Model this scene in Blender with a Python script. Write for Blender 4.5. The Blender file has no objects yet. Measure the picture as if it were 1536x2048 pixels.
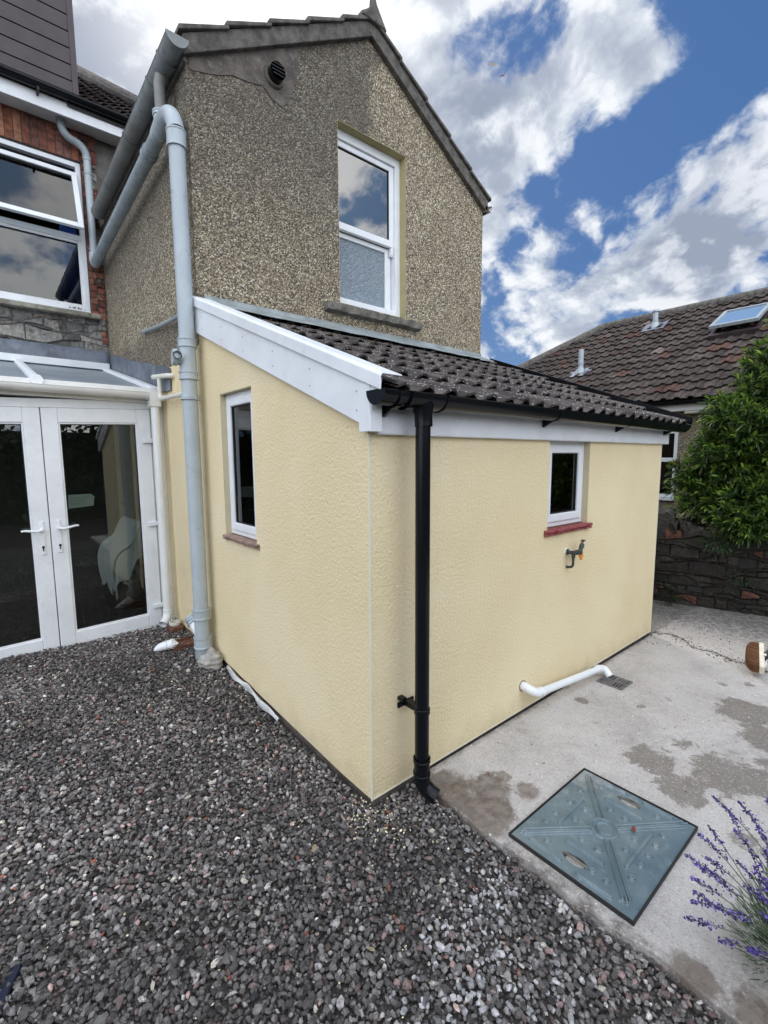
import bpy, math, random
import numpy as np
from math import radians, sin, cos, pi, sqrt
from mathutils import Vector, Matrix
random.seed(7); rng = np.random.default_rng(11)
sc = bpy.context.scene
COL = sc.collection

# ------------------------------------------------------------------ camera
CAM = Vector((-1.273, -1.618, 1.62)); YAW, PITCH, ROLL, FPX = 0.698, -0.116, -0.006, 940.3
fw = Vector((sin(YAW)*cos(PITCH), cos(YAW)*cos(PITCH), sin(PITCH)))
rt = Vector((cos(YAW), -sin(YAW), 0)); up = rt.cross(fw)
r2 = cos(ROLL)*rt + sin(ROLL)*up; u2 = -sin(ROLL)*rt + cos(ROLL)*up
cam = bpy.data.cameras.new('camera'); co = bpy.data.objects.new('camera', cam); COL.objects.link(co)
m = Matrix((r2, u2, -fw)).transposed().to_4x4(); m.translation = CAM; co.matrix_world = m
cam.sensor_fit = 'VERTICAL'; cam.sensor_height = 24; cam.lens = FPX/2048*24
cam.clip_start = .05; cam.clip_end = 2000
sc.camera = co

# ------------------------------------------------------------------ view, world, sun
sc.view_settings.view_transform = 'Standard'; sc.view_settings.look = 'None'
sc.view_settings.gamma = 1; sc.view_settings.exposure = 0.55
SUN = Vector((.48, 1.0, 1.08)).normalized()
w = bpy.data.worlds.new("World"); sc.world = w; w.use_nodes = True
nt = w.node_tree; nt.nodes.clear()
class NT:
    def __init__(s, t): s.t = t
    def n(s, typ, **kw):
        nd = s.t.nodes.new(typ)
        for k, v in kw.items():
            if k.startswith('i_'):
                k2 = k[2:]; k2 = int(k2) if k2.isdigit() else k2.replace('_', ' ')
                if hasattr(v, 'is_output') or isinstance(v, bpy.types.NodeSocket): s.t.links.new(v, nd.inputs[k2])
                else: nd.inputs[k2].default_value = v
            else: setattr(nd, k, v)
        return nd
    def math(s, op, a, b=0.0, c=None, clamp=False):
        nd = s.t.nodes.new('ShaderNodeMath'); nd.operation = op; nd.use_clamp = clamp
        for i, v in enumerate((a, b) if c is None else (a, b, c)):
            if isinstance(v, bpy.types.NodeSocket): s.t.links.new(v, nd.inputs[i])
            else: nd.inputs[i].default_value = v
        return nd.outputs[0]
    def vmath(s, op, a, b=None):
        nd = s.t.nodes.new('ShaderNodeVectorMath'); nd.operation = op
        for i, v in enumerate((a, b)):
            if v is None: continue
            if isinstance(v, bpy.types.NodeSocket): s.t.links.new(v, nd.inputs[i])
            else: nd.inputs[i].default_value = v
        return nd
    def mix(s, f, a, b, mode='MIX'):
        nd = s.t.nodes.new('ShaderNodeMix'); nd.data_type = 'RGBA'; nd.blend_type = mode
        for i, v in ((0, f), (6, a), (7, b)):
            if isinstance(v, bpy.types.NodeSocket): s.t.links.new(v, nd.inputs[i])
            elif i == 0: nd.inputs[i].default_value = v
            else: nd.inputs[i].default_value = (*v, 1) if len(v) == 3 else v
        return nd.outputs[2]
    def ramp(s, f, stops, interp='LINEAR'):
        nd = s.t.nodes.new('ShaderNodeValToRGB'); nd.color_ramp.interpolation = interp
        e = nd.color_ramp.elements
        while len(e) < len(stops): e.new(.5)
        for i, (p, c) in enumerate(stops):
            e[i].position = p; e[i].color = (c, c, c, 1) if isinstance(c, (int, float)) else (*c, 1)
        s.t.links.new(f, nd.inputs[0]); return nd.outputs[0]
    def smooth(s, v, a, b):
        nd = s.t.nodes.new('ShaderNodeMapRange'); nd.interpolation_type = 'SMOOTHSTEP'
        s.t.links.new(v, nd.inputs[0]); nd.inputs[1].default_value = a; nd.inputs[2].default_value = b
        return nd.outputs[0]
    def noise(s, vec, scale, detail=4, rough=.5, dist=0, out=0):
        nd = s.n('ShaderNodeTexNoise'); nd.inputs['Scale'].default_value = scale; nd.inputs['Detail'].default_value = detail
        nd.inputs['Roughness'].default_value = rough; nd.inputs['Distortion'].default_value = dist
        s.t.links.new(vec, nd.inputs['Vector']); return nd.outputs[out]
W = NT(nt)
sky = W.n('ShaderNodeTexSky', sky_type='NISHITA', sun_disc=False, sun_elevation=math.asin(SUN.z),
          sun_rotation=math.atan2(SUN.x, SUN.y), altitude=50, air_density=1.0, dust_density=0.6, ozone_density=1.6)
tc = W.n('ShaderNodeTexCoord'); d = tc.outputs['Generated']
sep = W.n('ShaderNodeSeparateXYZ', i_0=d)
zc = W.math('ADD', W.math('MAXIMUM', sep.outputs[2], 0.0), .62)
pv = W.n('ShaderNodeCombineXYZ', i_0=W.math('DIVIDE', sep.outputs[0], zc), i_1=W.math('DIVIDE', sep.outputs[1], zc))
off = W.vmath('ADD', pv.outputs[0], (3.7, 1.3, 0)).outputs[0]
wrp = W.vmath('SCALE', W.vmath('SUBTRACT', W.noise(off, 3.0, 5, .55, 0, 1), (.5, .5, .5)).outputs[0]); wrp.inputs['Scale'].default_value = .13
off = W.vmath('ADD', off, wrp.outputs[0]).outputs[0]
n1 = W.noise(off, 6.2, 15, .58, .0)
off2 = W.vmath('ADD', off, (SUN.x*.04, SUN.y*.04, 0)).outputs[0]
n2 = W.noise(off2, 6.2, 9, .56, .0)
bl = []
def blob(v, rad, amp, acc=None):      # v: direction in the sky, rad: angular radius
    k = 1/rad**2
    dt = W.vmath('DOT_PRODUCT', d, tuple(v)).outputs['Value']
    g = W.math('MULTIPLY', W.math('EXPONENT', W.math('MULTIPLY', W.math('SUBTRACT', dt, 1.0), k)), amp)
    return g if acc is None else W.math('ADD', acc, g)
# where this day's clouds and blue gaps stand (directions in the world's sky)
BLOBS = [((0.783, 0.302, 0.543), 0.045, 0.95), ((0.745, 0.320, 0.585), 0.030, 0.6), ((0.777, 0.375, 0.505), 0.036, 0.55), ((0.859, 0.213, 0.465), 0.043, 0.55), ((0.780, 0.241, 0.578), 0.032, 0.5), ((0.807, 0.429, 0.405), 0.043, 0.35), ((0.819, 0.236, 0.522), 0.133, -0.85), ((0.762, 0.288, 0.580), 0.080, -0.45), ((0.800, 0.418, 0.430), 0.090, -0.5), ((0.771, 0.525, 0.361), 0.064, -0.45), ((0.654, 0.419, 0.629), 0.053, -0.5), ((0.816, 0.519, 0.255), 0.045, -0.4), ((0.811, 0.342, 0.475), 0.064, -0.5), ((0.810, 0.219, 0.544), 0.085, -0.45), ((0.736, 0.550, 0.394), 0.037, -0.3), ((0.838, 0.476, 0.267), 0.043, -0.25), ((0.551, 0.576, 0.604), 0.202, 0.42), ((0.720, 0.430, 0.545), 0.074, 0.62), ((0.899, 0.270, 0.344), 0.101, 0.6), ((0.824, 0.471, 0.315), 0.074, 0.25), ((0.772, 0.562, 0.298), 0.048, 0.25), ((0.195, 0.793, 0.578), 0.277, 0.55), ((0.371, 0.666, 0.647), 0.319, 0.5), ((0.707, 0.520, 0.479), 0.058, 0.5), ((0.773, 0.309, 0.555), 0.043, 0.85), ((0.881, 0.220, 0.418), 0.074, 0.5), ((0.787, 0.581, 0.207), 0.085, 0.35), ((0.933, 0.253, 0.257), 0.117, 0.45), ((0.894, 0.375, 0.246), 0.106, 0.35), ((0.702, 0.356, 0.617), 0.043, 0.5), ((0.860, 0.297, 0.415), 0.053, 0.35)]
bsum = None
for b_ in BLOBS: bsum = blob(*b_, bsum)
back = W.vmath('DOT_PRODUCT', d, (-.60, -.76, .50)).outputs['Value']
backm = W.smooth(back, -.05, .75)
bsum = W.math('ADD', bsum, W.math('MULTIPLY', backm, .12))
n1c = W.math('ADD', W.math('MULTIPLY', W.math('SUBTRACT', n1, .5), 6.4), .5)
acc = W.math('ADD', n1c, bsum)
cov = W.smooth(acc, .38, 1.12)
dens = W.smooth(acc, .70, 1.7)
# self-shadowing: thick towards the sun means a grey belly here
lit = W.math('SUBTRACT', n1, n2)
shade = W.smooth(W.math('ADD', W.math('MULTIPLY', lit, -3.6), W.math('MULTIPLY', dens, .16)), -.10, .50)
grey = blob((0.888, 0.288, 0.358), 0.085, .75); grey = blob((0.642, 0.523, 0.560), 0.064, .30, grey); grey = blob((0.183, 0.798, 0.575), 0.117, .55, grey); grey = blob((0.783, 0.569, 0.251), 0.037, .2, grey)
n3 = W.noise(off, 9.0, 8, .6)
shade = W.math('ADD', W.math('MULTIPLY', shade, .75), W.math('MULTIPLY', W.math('MULTIPLY', grey, W.smooth(acc, .6, 1.25)), W.math('ADD', .35, W.math('MULTIPLY', n3, 1.2))), None, True)
cl_col = W.mix(shade, (4.9, 5.3, 5.9), (2.3, 2.65, 3.45))
cl_col = W.mix(W.math('MULTIPLY', W.smooth(lit, .0, .10), W.math('SUBTRACT', 1.0, W.math('MULTIPLY', grey, .8, None, True))), cl_col, (6.5, 6.7, 7.0))
sg = W.vmath('DOT_PRODUCT', d, (0.334, 0.683, 0.650)).outputs['Value']
sg = W.math('EXPONENT', W.math('MULTIPLY', W.math('SUBTRACT', sg, 1.0), 75.0))
cl_col = W.mix(sg, cl_col, (10.5, 10.5, 10.3))
base = W.mix(.85, sky.outputs[0], (.30, .95, 2.55))
haze_m = W.smooth(W.math('SUBTRACT', .34, sep.outputs[2]), 0.0, .34)
base = W.mix(W.math('MULTIPLY', haze_m, .45), base, (1.6, 2.9, 5.2))
skyc = W.mix(cov, base, cl_col)
skyc = W.mix(W.math('MULTIPLY', backm, .9), skyc, W.mix(W.smooth(n1c, .05, .75), (4.5, 7, 11), (22.5, 22.5, 22.5)))   # unseen bright sky added behind the camera to light the facing walls
bg = W.n('ShaderNodeBackground', i_Strength=.1); nt.links.new(skyc, bg.inputs['Color'])
ow = W.n('ShaderNodeOutputWorld'); nt.links.new(bg.outputs[0], ow.inputs[0])
sl = bpy.data.lights.new('sun', 'SUN'); sl.energy = 1.2; sl.angle = radians(14); sl.color = (1, .95, .88)
so = bpy.data.objects.new('sun', sl); COL.objects.link(so); so.rotation_euler = (-SUN).to_track_quat('-Z', 'Y').to_euler(); so.location = (4, 8, 12)

# ------------------------------------------------------------------ materials
def mat(name):
    m = bpy.data.materials.new(name); m.use_nodes = True; t = m.node_tree; t.nodes.clear()
    k = NT(t); b = k.n('ShaderNodeBsdfPrincipled'); o = k.n('ShaderNodeOutputMaterial'); t.links.new(b.outputs[0], o.inputs[0])
    k.b = b; k.m = m; k.o = o
    tcn = k.n('ShaderNodeTexCoord'); k.p = tcn.outputs['Object']
    return k
def setc(k, c):
    if isinstance(c, bpy.types.NodeSocket): k.t.links.new(c, k.b.inputs['Base Color'])
    else: k.b.inputs['Base Color'].default_value = (*c, 1)
def setr(k, r):
    if isinstance(r, bpy.types.NodeSocket): k.t.links.new(r, k.b.inputs['Roughness'])
    else: k.b.inputs['Roughness'].default_value = r
def bump(k, h, dist, strength=1.0):
    b = k.n('ShaderNodeBump'); b.inputs['Distance'].default_value = dist; b.inputs['Strength'].default_value = strength
    k.t.links.new(h, b.inputs['Height']); k.t.links.new(b.outputs[0], k.b.inputs['Normal'])
def simple(name, c, rough, var=.08, nscale=6, bscale=0, bdist=0, dirt=None, dirtamt=.3, metal=0, spec=None):
    k = mat(name); n = k.noise(k.p, nscale, 5, .6)
    dark = tuple(x*(1-var) for x in c); lite = tuple(min(1, x*(1+var)) for x in c)
    col = k.mix(k.smooth(n, .3, .7), dark, lite)
    if dirt:
        n2_ = k.noise(k.p, nscale*2.7, 8, .65, .4); col = k.mix(k.math('MULTIPLY', k.smooth(n2_, .52, .75), dirtamt), col, dirt)
    setc(k, col); setr(k, k.math('ADD', rough-.05, k.math('MULTIPLY', n, .1)))
    if bscale: bump(k, k.noise(k.p, bscale, 4, .6), bdist)
    k.b.inputs['Metallic'].default_value = metal
    if spec is not None: k.b.inputs['Specular IOR Level'].default_value = spec
    return k.m
M = {}
M['upvc'] = simple('white_upvc', (.80, .82, .84), .34, .05, 4, dirt=(.45, .43, .38), dirtamt=.20)
M['upvc_old'] = simple('weathered_white_upvc', (.78, .77, .74), .4, .05, 3, dirt=(.38, .34, .28), dirtamt=.35)
M['grey_pipe'] = simple('grey_plastic_pipe', (.42, .47, .50), .42, .07, 4, dirt=(.24, .25, .24), dirtamt=.4)
M['grey_dark'] = simple('weathered_grey_plastic', (.30, .34, .36), .5, .14, 8, dirt=(.08, .085, .08), dirtamt=.75)
M['gutter_near'] = simple('weathered_grey_gutter', (.215, .235, .235), .5, .18, 8, dirt=(.08, .08, .075), dirtamt=.75)
M['gutter_grey'] = simple('grey_brown_gutter', (.20, .20, .19), .5, .15, 5, dirt=(.09, .085, .075), dirtamt=.6)
M['black'] = simple('black_plastic', (.006, .007, .009), .20, .1, 8, spec=.22)
M['blackmatt'] = simple('black_rubber', (.015, .014, .014), .6, .1, 8)
M['cream_pipe'] = simple('cream_plastic', (.72, .70, .62), .4, .05, 5, dirt=(.4, .35, .27), dirtamt=.3)
M['white_pipe'] = simple('white_plastic_pipe', (.80, .82, .83), .3, .03, 5, dirt=(.5, .47, .42), dirtamt=.15)
M['lead'] = simple('lead_flashing', (.135, .155, .19), .45, .35, 5, 12, .01, dirt=(.32, .34, .37), dirtamt=.5)
M['lead_pale'] = simple('weathered_lead', (.27, .30, .30), .5, .25, 6, 14, .01, dirt=(.12, .13, .13), dirtamt=.4)
M['stone_sill'] = simple('stone_sill', (.30, .28, .23), .9, .3, 8, 60, .01, dirt=(.07, .068, .06), dirtamt=.8)
M['dark_sill'] = simple('lichened_sill', (.17, .16, .135), .95, .4, 9, 70, .012, dirt=(.40, .39, .34), dirtamt=.35)
M['verge'] = simple('verge_cement', (.12, .108, .095), .95, .4, 15, 60, .012, dirt=(.24, .23, .21), dirtamt=.5)
M['patch'] = simple('cement_patch', (.13, .11, .095), .95, .4, 7, 70, .01, dirt=(.34, .32, .30), dirtamt=.55)
M['cladding'] = simple('dark_cladding', (.050, .036, .038), .5, .2, 5)
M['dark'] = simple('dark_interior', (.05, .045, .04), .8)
M['plaster'] = simple('interior_plaster', (.36, .33, .27), .8)
M['sheet'] = simple('white_dust_sheet', (.78, .80, .80), .9, .05, 3, 20, .01)
M['paper'] = simple('paper', (.78, .84, .80), .8, .02)
M['inkgrey'] = simple('faint_ink', (.30, .33, .33), .8, .02)
M['curtain'] = simple('blue_curtain', (.02, .07, .30), .8, .2, 9)
M['clay'] = simple('brown_clay', (.13, .05, .03), .7, .3, 12, 40, .006, dirt=(.05, .035, .03), dirtamt=.6)
M['orange'] = simple('orange_plastic', (.85, .30, .03), .35, .05)
M['tap'] = simple('weathered_brass_and_black', (.045, .05, .045), .5, .3, 40)
M['redtile'] = simple('raw_red_brick_tile', (.27, .05, .05), .75, .35, 25, 60, .006, dirt=(.62, .52, .47), dirtamt=.6)
M['browntile'] = simple('raw_brown_brick_tile', (.30, .20, .16), .85, .35, 25, 60, .006, dirt=(.5, .42, .34), dirtamt=.5)
M['reveal'] = simple('cream_reveal', (.56, .49, .33), .85, .06, 8, 90, .003)
M['bead'] = simple('render_bead', (.76, .72, .58), .6, .03)
M['plinth'] = simple('bitumen_plinth', (.13, .105, .09), .8, .4, 20, 60, .006, dirt=(.15, .13, .11), dirtamt=.5)
M['mortar'] = simple('mortar', (.20, .19, .17), .95, .3, 10, 80, .01)
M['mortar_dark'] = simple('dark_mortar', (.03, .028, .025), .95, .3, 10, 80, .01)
M['membrane'] = simple('pale_membrane', (.62, .62, .60), .6, .15, 9, dirt=(.25, .23, .2), dirtamt=.5)
M['cementlump'] = simple('cement_lump', (.38, .36, .33), .95, .2, 14, 50, .012)
M['iron'] = simple('cast_iron_grate', (.16, .15, .145), .6, .3, 20, 60, .004)
M['hole'] = simple('black_void', (.006, .006, .006), .9)
M['stem'] = simple('lavender_stem', (.13, .16, .09), .7, .3, 20)
M['wood'] = simple('pale_broom_wood', (.52, .40, .26), .6, .12, 12)
M['stock'] = simple('painted_broom_stock', (.62, .58, .47), .6, .1, 14, dirt=(.3, .25, .18), dirtamt=.4)
M['hose'] = simple('dark_blue_hose', (.012, .018, .045), .4)
M['soil'] = simple('dark_soil', (.035, .028, .022), .95, .4, 15, 60, .02)
M['fines'] = simple('stone_fines', (.070, .062, .054), .95, .4, 40, 90, .01)
M['trunk'] = simple('bark', (.06, .05, .035), .9, .3, 20, 50, .01)
M['greenplastic'] = simple('green_plastic', (.10, .20, .17), .5)
M['petal'] = simple('dry_leaf', (.30, .24, .15), .8, .2, 60)
M['rednote'] = simple('red_dry_leaf', (.20, .05, .03), .8, .3, 60)
M['polyc'] = simple('polycarbonate_panel', (.50, .56, .62), .28, .06, 2, dirt=(.30, .32, .34), dirtamt=.4)
k = mat('polycarbonate_roof'); setc(k, k.mix(k.smooth(k.noise(k.p, 2.5, 6, .6), .4, .7), (.50, .56, .62), (.36, .40, .44))); setr(k, .25)
tl = k.n('ShaderNodeBsdfTranslucent'); tl.inputs[0].default_value = (.75, .8, .8, 1); mx = k.n('ShaderNodeMixShader'); mx.inputs[0].default_value = .45
k.t.links.new(k.b.outputs[0], mx.inputs[1]); k.t.links.new(tl.outputs[0], mx.inputs[2]); k.t.links.new(mx.outputs[0], k.o.inputs[0]); M['polyc'] = k.m
M['cons_floor'] = simple('brown_floor', (.06, .05, .045), .6, .2, 4)
M['brass'] = simple('steel_handle', (.20, .18, .15), .5, .3, 30, metal=.6)
M['soffit_light'] = simple('cream_lamp_cover', (.62, .60, .53), .4)

def glass(name, tint=(.86, .9, .9), ior=1.52):
    m = bpy.data.materials.new(name); m.use_nodes = True; t = m.node_tree; t.nodes.clear(); k = NT(t)
    tr = k.n('ShaderNodeBsdfTransparent'); tr.inputs[0].default_value = (*tint, 1)
    gl = k.n('ShaderNodeBsdfGlossy'); gl.inputs['Roughness'].default_value = .01
    fr = k.n('ShaderNodeFresnel'); fr.inputs[0].default_value = ior
    mx = k.n('ShaderNodeMixShader'); t.links.new(k.math('MULTIPLY', fr.outputs[0], 1.6, clamp=True), mx.inputs[0]); t.links.new(tr.outputs[0], mx.inputs[1]); t.links.new(gl.outputs[0], mx.inputs[2])
    o = k.n('ShaderNodeOutputMaterial'); t.links.new(mx.outputs[0], o.inputs[0]); return m
M['glass'] = glass('window_glass', (.86, .9, .9), 2.3); M['glass_house'] = glass('house_window_glass', (.6, .64, .66), 1.55); M['glass_dark'] = glass('tinted_window_glass', (.42, .45, .45), 1.55)
# patterned obscured glass
k = mat('obscured_leaf_glass'); v = k.n('ShaderNodeTexVoronoi', feature='DISTANCE_TO_EDGE'); v.inputs['Scale'].default_value = 4.5
sq = k.vmath('MULTIPLY', k.p, (1.6, 1, .7)); k.t.links.new(k.vmath('ADD', sq.outputs[0], k.noise(k.p, 9, 3, .5, 0, 1)).outputs[0], v.inputs['Vector'])
e = k.smooth(v.outputs['Distance'], 0, .16); setc(k, k.mix(e, (.27, .32, .36), (.19, .235, .275))); setr(k, .22); bump(k, e, .01, .6); M['obscure'] = k.m
# pebbledash
def pebbledash(name, stain=True, bright=1.22):
    k = mat(name)
    v = k.n('ShaderNodeTexVoronoi'); v.inputs['Scale'].default_value = 88; k.t.links.new(k.vmath('ADD', k.p, k.vmath('SCALE', k.noise(k.p, 60, 2, .5, 0, 1)).outputs[0]).outputs[0], v.inputs['Vector'])
    for nd in k.t.nodes:
        if nd.type == 'VECT_MATH' and nd.operation == 'SCALE': nd.inputs['Scale'].default_value = .012
    cs = k.n('ShaderNodeSeparateColor', i_0=v.outputs['Color'])
    B = bright
    col = k.ramp(cs.outputs[0], [(0, (.10*B, .08*B, .06*B)), (.16, (.235*B, .188*B, .125*B)), (.45, (.42*B, .345*B, .225*B)), (.72, (.57*B, .48*B, .33*B)), (.90, (.78*B, .72*B, .57*B)), (1, (.85*B, .82*B, .72*B))], 'CONSTANT')
    big = k.noise(k.p, 2.3, 5, .6); col = k.mix(k.math('MULTIPLY', k.smooth(big, .35, .7), .28), col, (.26, .175, .125), 'MIX')
    gap = k.smooth(v.outputs['Distance'], .35, .62); col = k.mix(k.math('MULTIPLY', gap, .5), col, (.06, .048, .036))
    if stain:
        s = k.n('ShaderNodeSeparateXYZ', i_0=k.p)
        nn = k.noise(k.p, 3.2, 6, .62)
        edge = k.math('SUBTRACT', .30, s.outputs[0])     # soot streak down the left edge of the gable
        hi = k.smooth(s.outputs[2], 2.6, 4.4)
        a = k.smooth(k.math('ADD', k.math('MULTIPLY', edge, 1.1), k.math('SUBTRACT', nn, .62)), 0, .30)
        col = k.mix(k.math('MULTIPLY', k.math('MULTIPLY', k.math('MULTIPLY', a, hi), k.smooth(k.math('SUBTRACT', .95, s.outputs[0]), 0, .5)), .62), col, (.055, .052, .048))
        bs = k.math('MULTIPLY', k.smooth(k.math('ADD', k.math('MULTIPLY', k.math('SUBTRACT', 2.92, s.outputs[2]), 2.2), nn), .55, .95), .45)
        col = k.mix(bs, col, (.05, .045, .038))
    setc(k, col); setr(k, .85)
    bump(k, k.math('SUBTRACT', 1.0, v.outputs['Distance']), .010, 1.0)
    return k.m
M['pebble'] = pebbledash('pebbledash'); M['pebble_far'] = pebbledash('neighbour_pebbledash', False, .9)
# yellow render
k = mat('yellow_render')
nA = k.noise(k.p, 62, 4, .6, .5); nB = k.noise(k.p, 210, 2, .5); nC = k.noise(k.p, 1.4, 4, .5)
col = k.mix(k.smooth(nC, .35, .68), (.83, .685, .42), (.88, .75, .49)); col = k.mix(k.math('MULTIPLY', k.smooth(nA, .5, .75), .18), col, (.90, .85, .68))
s = k.n('ShaderNodeSeparateXYZ', i_0=k.p)
splash = k.math('MULTIPLY', k.smooth(k.math('SUBTRACT', k.math('MULTIPLY', k.noise(k.p, 9, 5, .6), .28), s.outputs[2]), -.02, .16), .35)
col = k.mix(splash, col, (.52, .43, .27))
setc(k, col); setr(k, .82); bump(k, k.math('ADD', nA, k.math('MULTIPLY', nB, .35)), .0115, .75); M['render'] = k.m
# roof tile with per-tile tint
def tilemat(name, c1, c2, lichen, amt=.4):
    k = mat(name); a = k.n('ShaderNodeAttribute', attribute_name='col')
    n = k.noise(k.p, 8, 6, .65); col = k.mix(k.smooth(n, .3, .7), c1, c2)
    col = k.mix(1.0, col, a.outputs['Color'], 'MULTIPLY')
    v = k.n('ShaderNodeTexVoronoi'); v.inputs['Scale'].default_value = 85; k.t.links.new(k.p, v.inputs['Vector'])
    cs = k.n('ShaderNodeSeparateColor', i_0=v.outputs['Color'])
    sp = k.math('MULTIPLY', k.math('MULTIPLY', k.math('LESS_THAN', v.outputs['Distance'], .36), k.math('GREATER_THAN', cs.outputs[1], .80)), amt)
    col = k.mix(sp, col, lichen)
    n2_ = k.noise(k.p, 3.1, 9, .7); col = k.mix(k.math('MULTIPLY', k.smooth(n2_, .58, .72), .4), col, tuple(x*.6 for x in lichen))
    setc(k, col); setr(k, .95); k.b.inputs['Specular IOR Level'].default_value = .2; bump(k, k.noise(k.p, 120, 4, .7), .006, .8); return k.m
M['tile'] = tilemat('roll_roof_tile', (.056, .047, .044), (.100, .086, .080), (.50, .50, .46), .9)
M['tile_far'] = tilemat('neighbour_roof_tile', (.038, .029, .026), (.082, .063, .055), (.30, .29, .27), .5)
M['tile_main'] = tilemat('house_roof_tile', (.05, .04, .04), (.09, .07, .065), (.35, .33, .3), .5)
def blockmat(name, rough=.9, bs=45, bd=.01, sc_=14):
    k = mat(name); a = k.n('ShaderNodeAttribute', attribute_name='col')
    n = k.noise(k.p, sc_, 8, .68, .3); col = k.mix(1.0, a.outputs['Color'], k.ramp(n, [(.28, .30), (.48, .95), (.72, 1.6)]), 'MULTIPLY')
    setc(k, col); setr(k, rough); bump(k, k.noise(k.p, bs, 7, .7, .5), bd, 1); return k.m
M['brick'] = blockmat('old_brick', bs=70, bd=.006, sc_=22); M['rubble'] = blockmat('rubble_stone', bs=30, bd=.035, sc_=24)
M['gravel'] = blockmat('gravel_stone', .72, 150, .003, 60)
# concrete
k = mat('concrete')
s = k.n('ShaderNodeSeparateXYZ', i_0=k.p)
n1_ = k.noise(k.p, 2.2, 8, .62, .3); n2_ = k.noise(k.p, 18, 6, .65); n3_ = k.noise(k.p, 160, 3, .6)
col = k.mix(k.smooth(n1_, .3, .7), (.355, .322, .298), (.525, .488, .460)); col = k.mix(k.math('MULTIPLY', k.smooth(n2_, .3, .75), .4), col, (.60, .59, .58))
pink = k.smooth(k.noise(k.p, 4.1, 3, .5), .5, .7); col = k.mix(k.math('MULTIPLY', pink, .25), col, (.44, .37, .33))
def spot(x, y, r, amp=1.0):
    dx = k.math('SUBTRACT', s.outputs[0], x); dy = k.math('SUBTRACT', s.outputs[1], y)
    return k.math('MULTIPLY', k.math('EXPONENT', k.math('MULTIPLY', k.math('ADD', k.math('MULTIPLY', dx, dx), k.math('MULTIPLY', dy, dy)), -1/(r*r))), amp)
tot = None
for q in [(1.33,-.73,.15,.8),(1.62,-.78,.10,.6),(1.20,-.93,.16,.75),(1.48,-1.05,.20,.85),(2.30,-.95,.20,.9),(2.05,-1.1,.22,.8),(1.64,-.19,.05,.9),(1.86,-.47,.06,.55),(1.45,-.38,.05,.5),
          (.62,-.30,.05,.8),(.42,-.42,.12,.6),(.35,-.25,.14,.75),(2.62,-.72,.06,.5),(2.75,-.85,.05,.5),(2.10,-.55,.05,.5),(1.05,-1.35,.25,.6),(1.7,-1.3,.3,.7)]:
    g = spot(*q); tot = g if tot is None else k.math('MAXIMUM', tot, g)
wet = k.smooth(k.math('ADD', tot, k.math('MULTIPLY', k.math('SUBTRACT', k.noise(k.p, 9, 10, .72, .5), .5), 1.5)), .36, .50)
col = k.mix(k.math('MULTIPLY', wet, k.math('ADD', .45, k.math('MULTIPLY', n2_, .6))), col, (.16, .135, .11))
# moss and dirt beside the gravel edge and along the house foot
e1 = k.smooth(k.math('ADD', k.math('SUBTRACT', k.math('ADD', .33, spot(.34, -.22, .2, .04)), s.outputs[0]), k.math('MULTIPLY', k.math('SUBTRACT', n2_, .5), .45)), -.03, .14)
col = k.mix(k.math('MULTIPLY', e1, .8), col, (.075, .055, .038))
e2 = k.smooth(k.math('ADD', k.math('ADD', s.outputs[1], .035), k.math('MULTIPLY', k.math('SUBTRACT', n2_, .5), .10)), -.02, .03)
col = k.mix(k.math('MULTIPLY', e2, .75), col, (.10, .085, .07))
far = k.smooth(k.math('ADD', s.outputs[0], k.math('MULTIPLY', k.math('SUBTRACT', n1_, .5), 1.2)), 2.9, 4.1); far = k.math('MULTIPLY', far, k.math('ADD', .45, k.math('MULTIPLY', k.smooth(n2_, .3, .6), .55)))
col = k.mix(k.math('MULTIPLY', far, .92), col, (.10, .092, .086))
sp = k.n('ShaderNodeTexVoronoi'); sp.inputs['Scale'].default_value = 30; k.t.links.new(k.p, sp.inputs['Vector'])
cs = k.n('ShaderNodeSeparateColor', i_0=sp.outputs['Color'])
fl = k.math('MULTIPLY', k.math('LESS_THAN', sp.outputs['Distance'], .16), k.math('GREATER_THAN', cs.outputs[0], .86))
col = k.mix(fl, col, k.mix(k.math('GREATER_THAN', cs.outputs[1], .55), (.72, .70, .62), (.07, .06, .05)))
agg = k.n('ShaderNodeTexVoronoi'); agg.inputs['Scale'].default_value = 170; k.t.links.new(k.p, agg.inputs['Vector']); ags = k.n('ShaderNodeSeparateColor', i_0=agg.outputs['Color'])
col = k.mix(k.math('MULTIPLY', k.math('GREATER_THAN', ags.outputs[0], .80), .28), col, (.17, .14, .12)); col = k.mix(k.math('MULTIPLY', k.math('LESS_THAN', ags.outputs[1], .08), .4), col, (.68, .66, .62))
bsp = None
for q in [(.33,-.16,.13,1.1),(.50,-.30,.12,1.0),(.36,-.40,.13,1.1),(.62,-.44,.09,.8),(.30,-1.25,.10,.8),(.32,-1.4,.1,.7)]:
    g = spot(*q); bsp = g if bsp is None else k.math('MAXIMUM', bsp, g)
bm_ = k.smooth(k.math('ADD', bsp, k.math('MULTIPLY', k.math('SUBTRACT', k.noise(k.p, 12, 8, .7, .4), .5), 1.2)), .34, .62)
col = k.mix(k.math('MULTIPLY', bm_, .8), col, k.mix(k.smooth(n2_, .4, .6), (.10, .068, .048), (.20, .165, .135)))
setc(k, col); setr(k, k.math('SUBTRACT', .92, k.math('MULTIPLY', wet, .38)))
bump(k, k.math('ADD', k.math('MULTIPLY', n3_, .5), n2_), .006, .9); M['concrete'] = k.m
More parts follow.
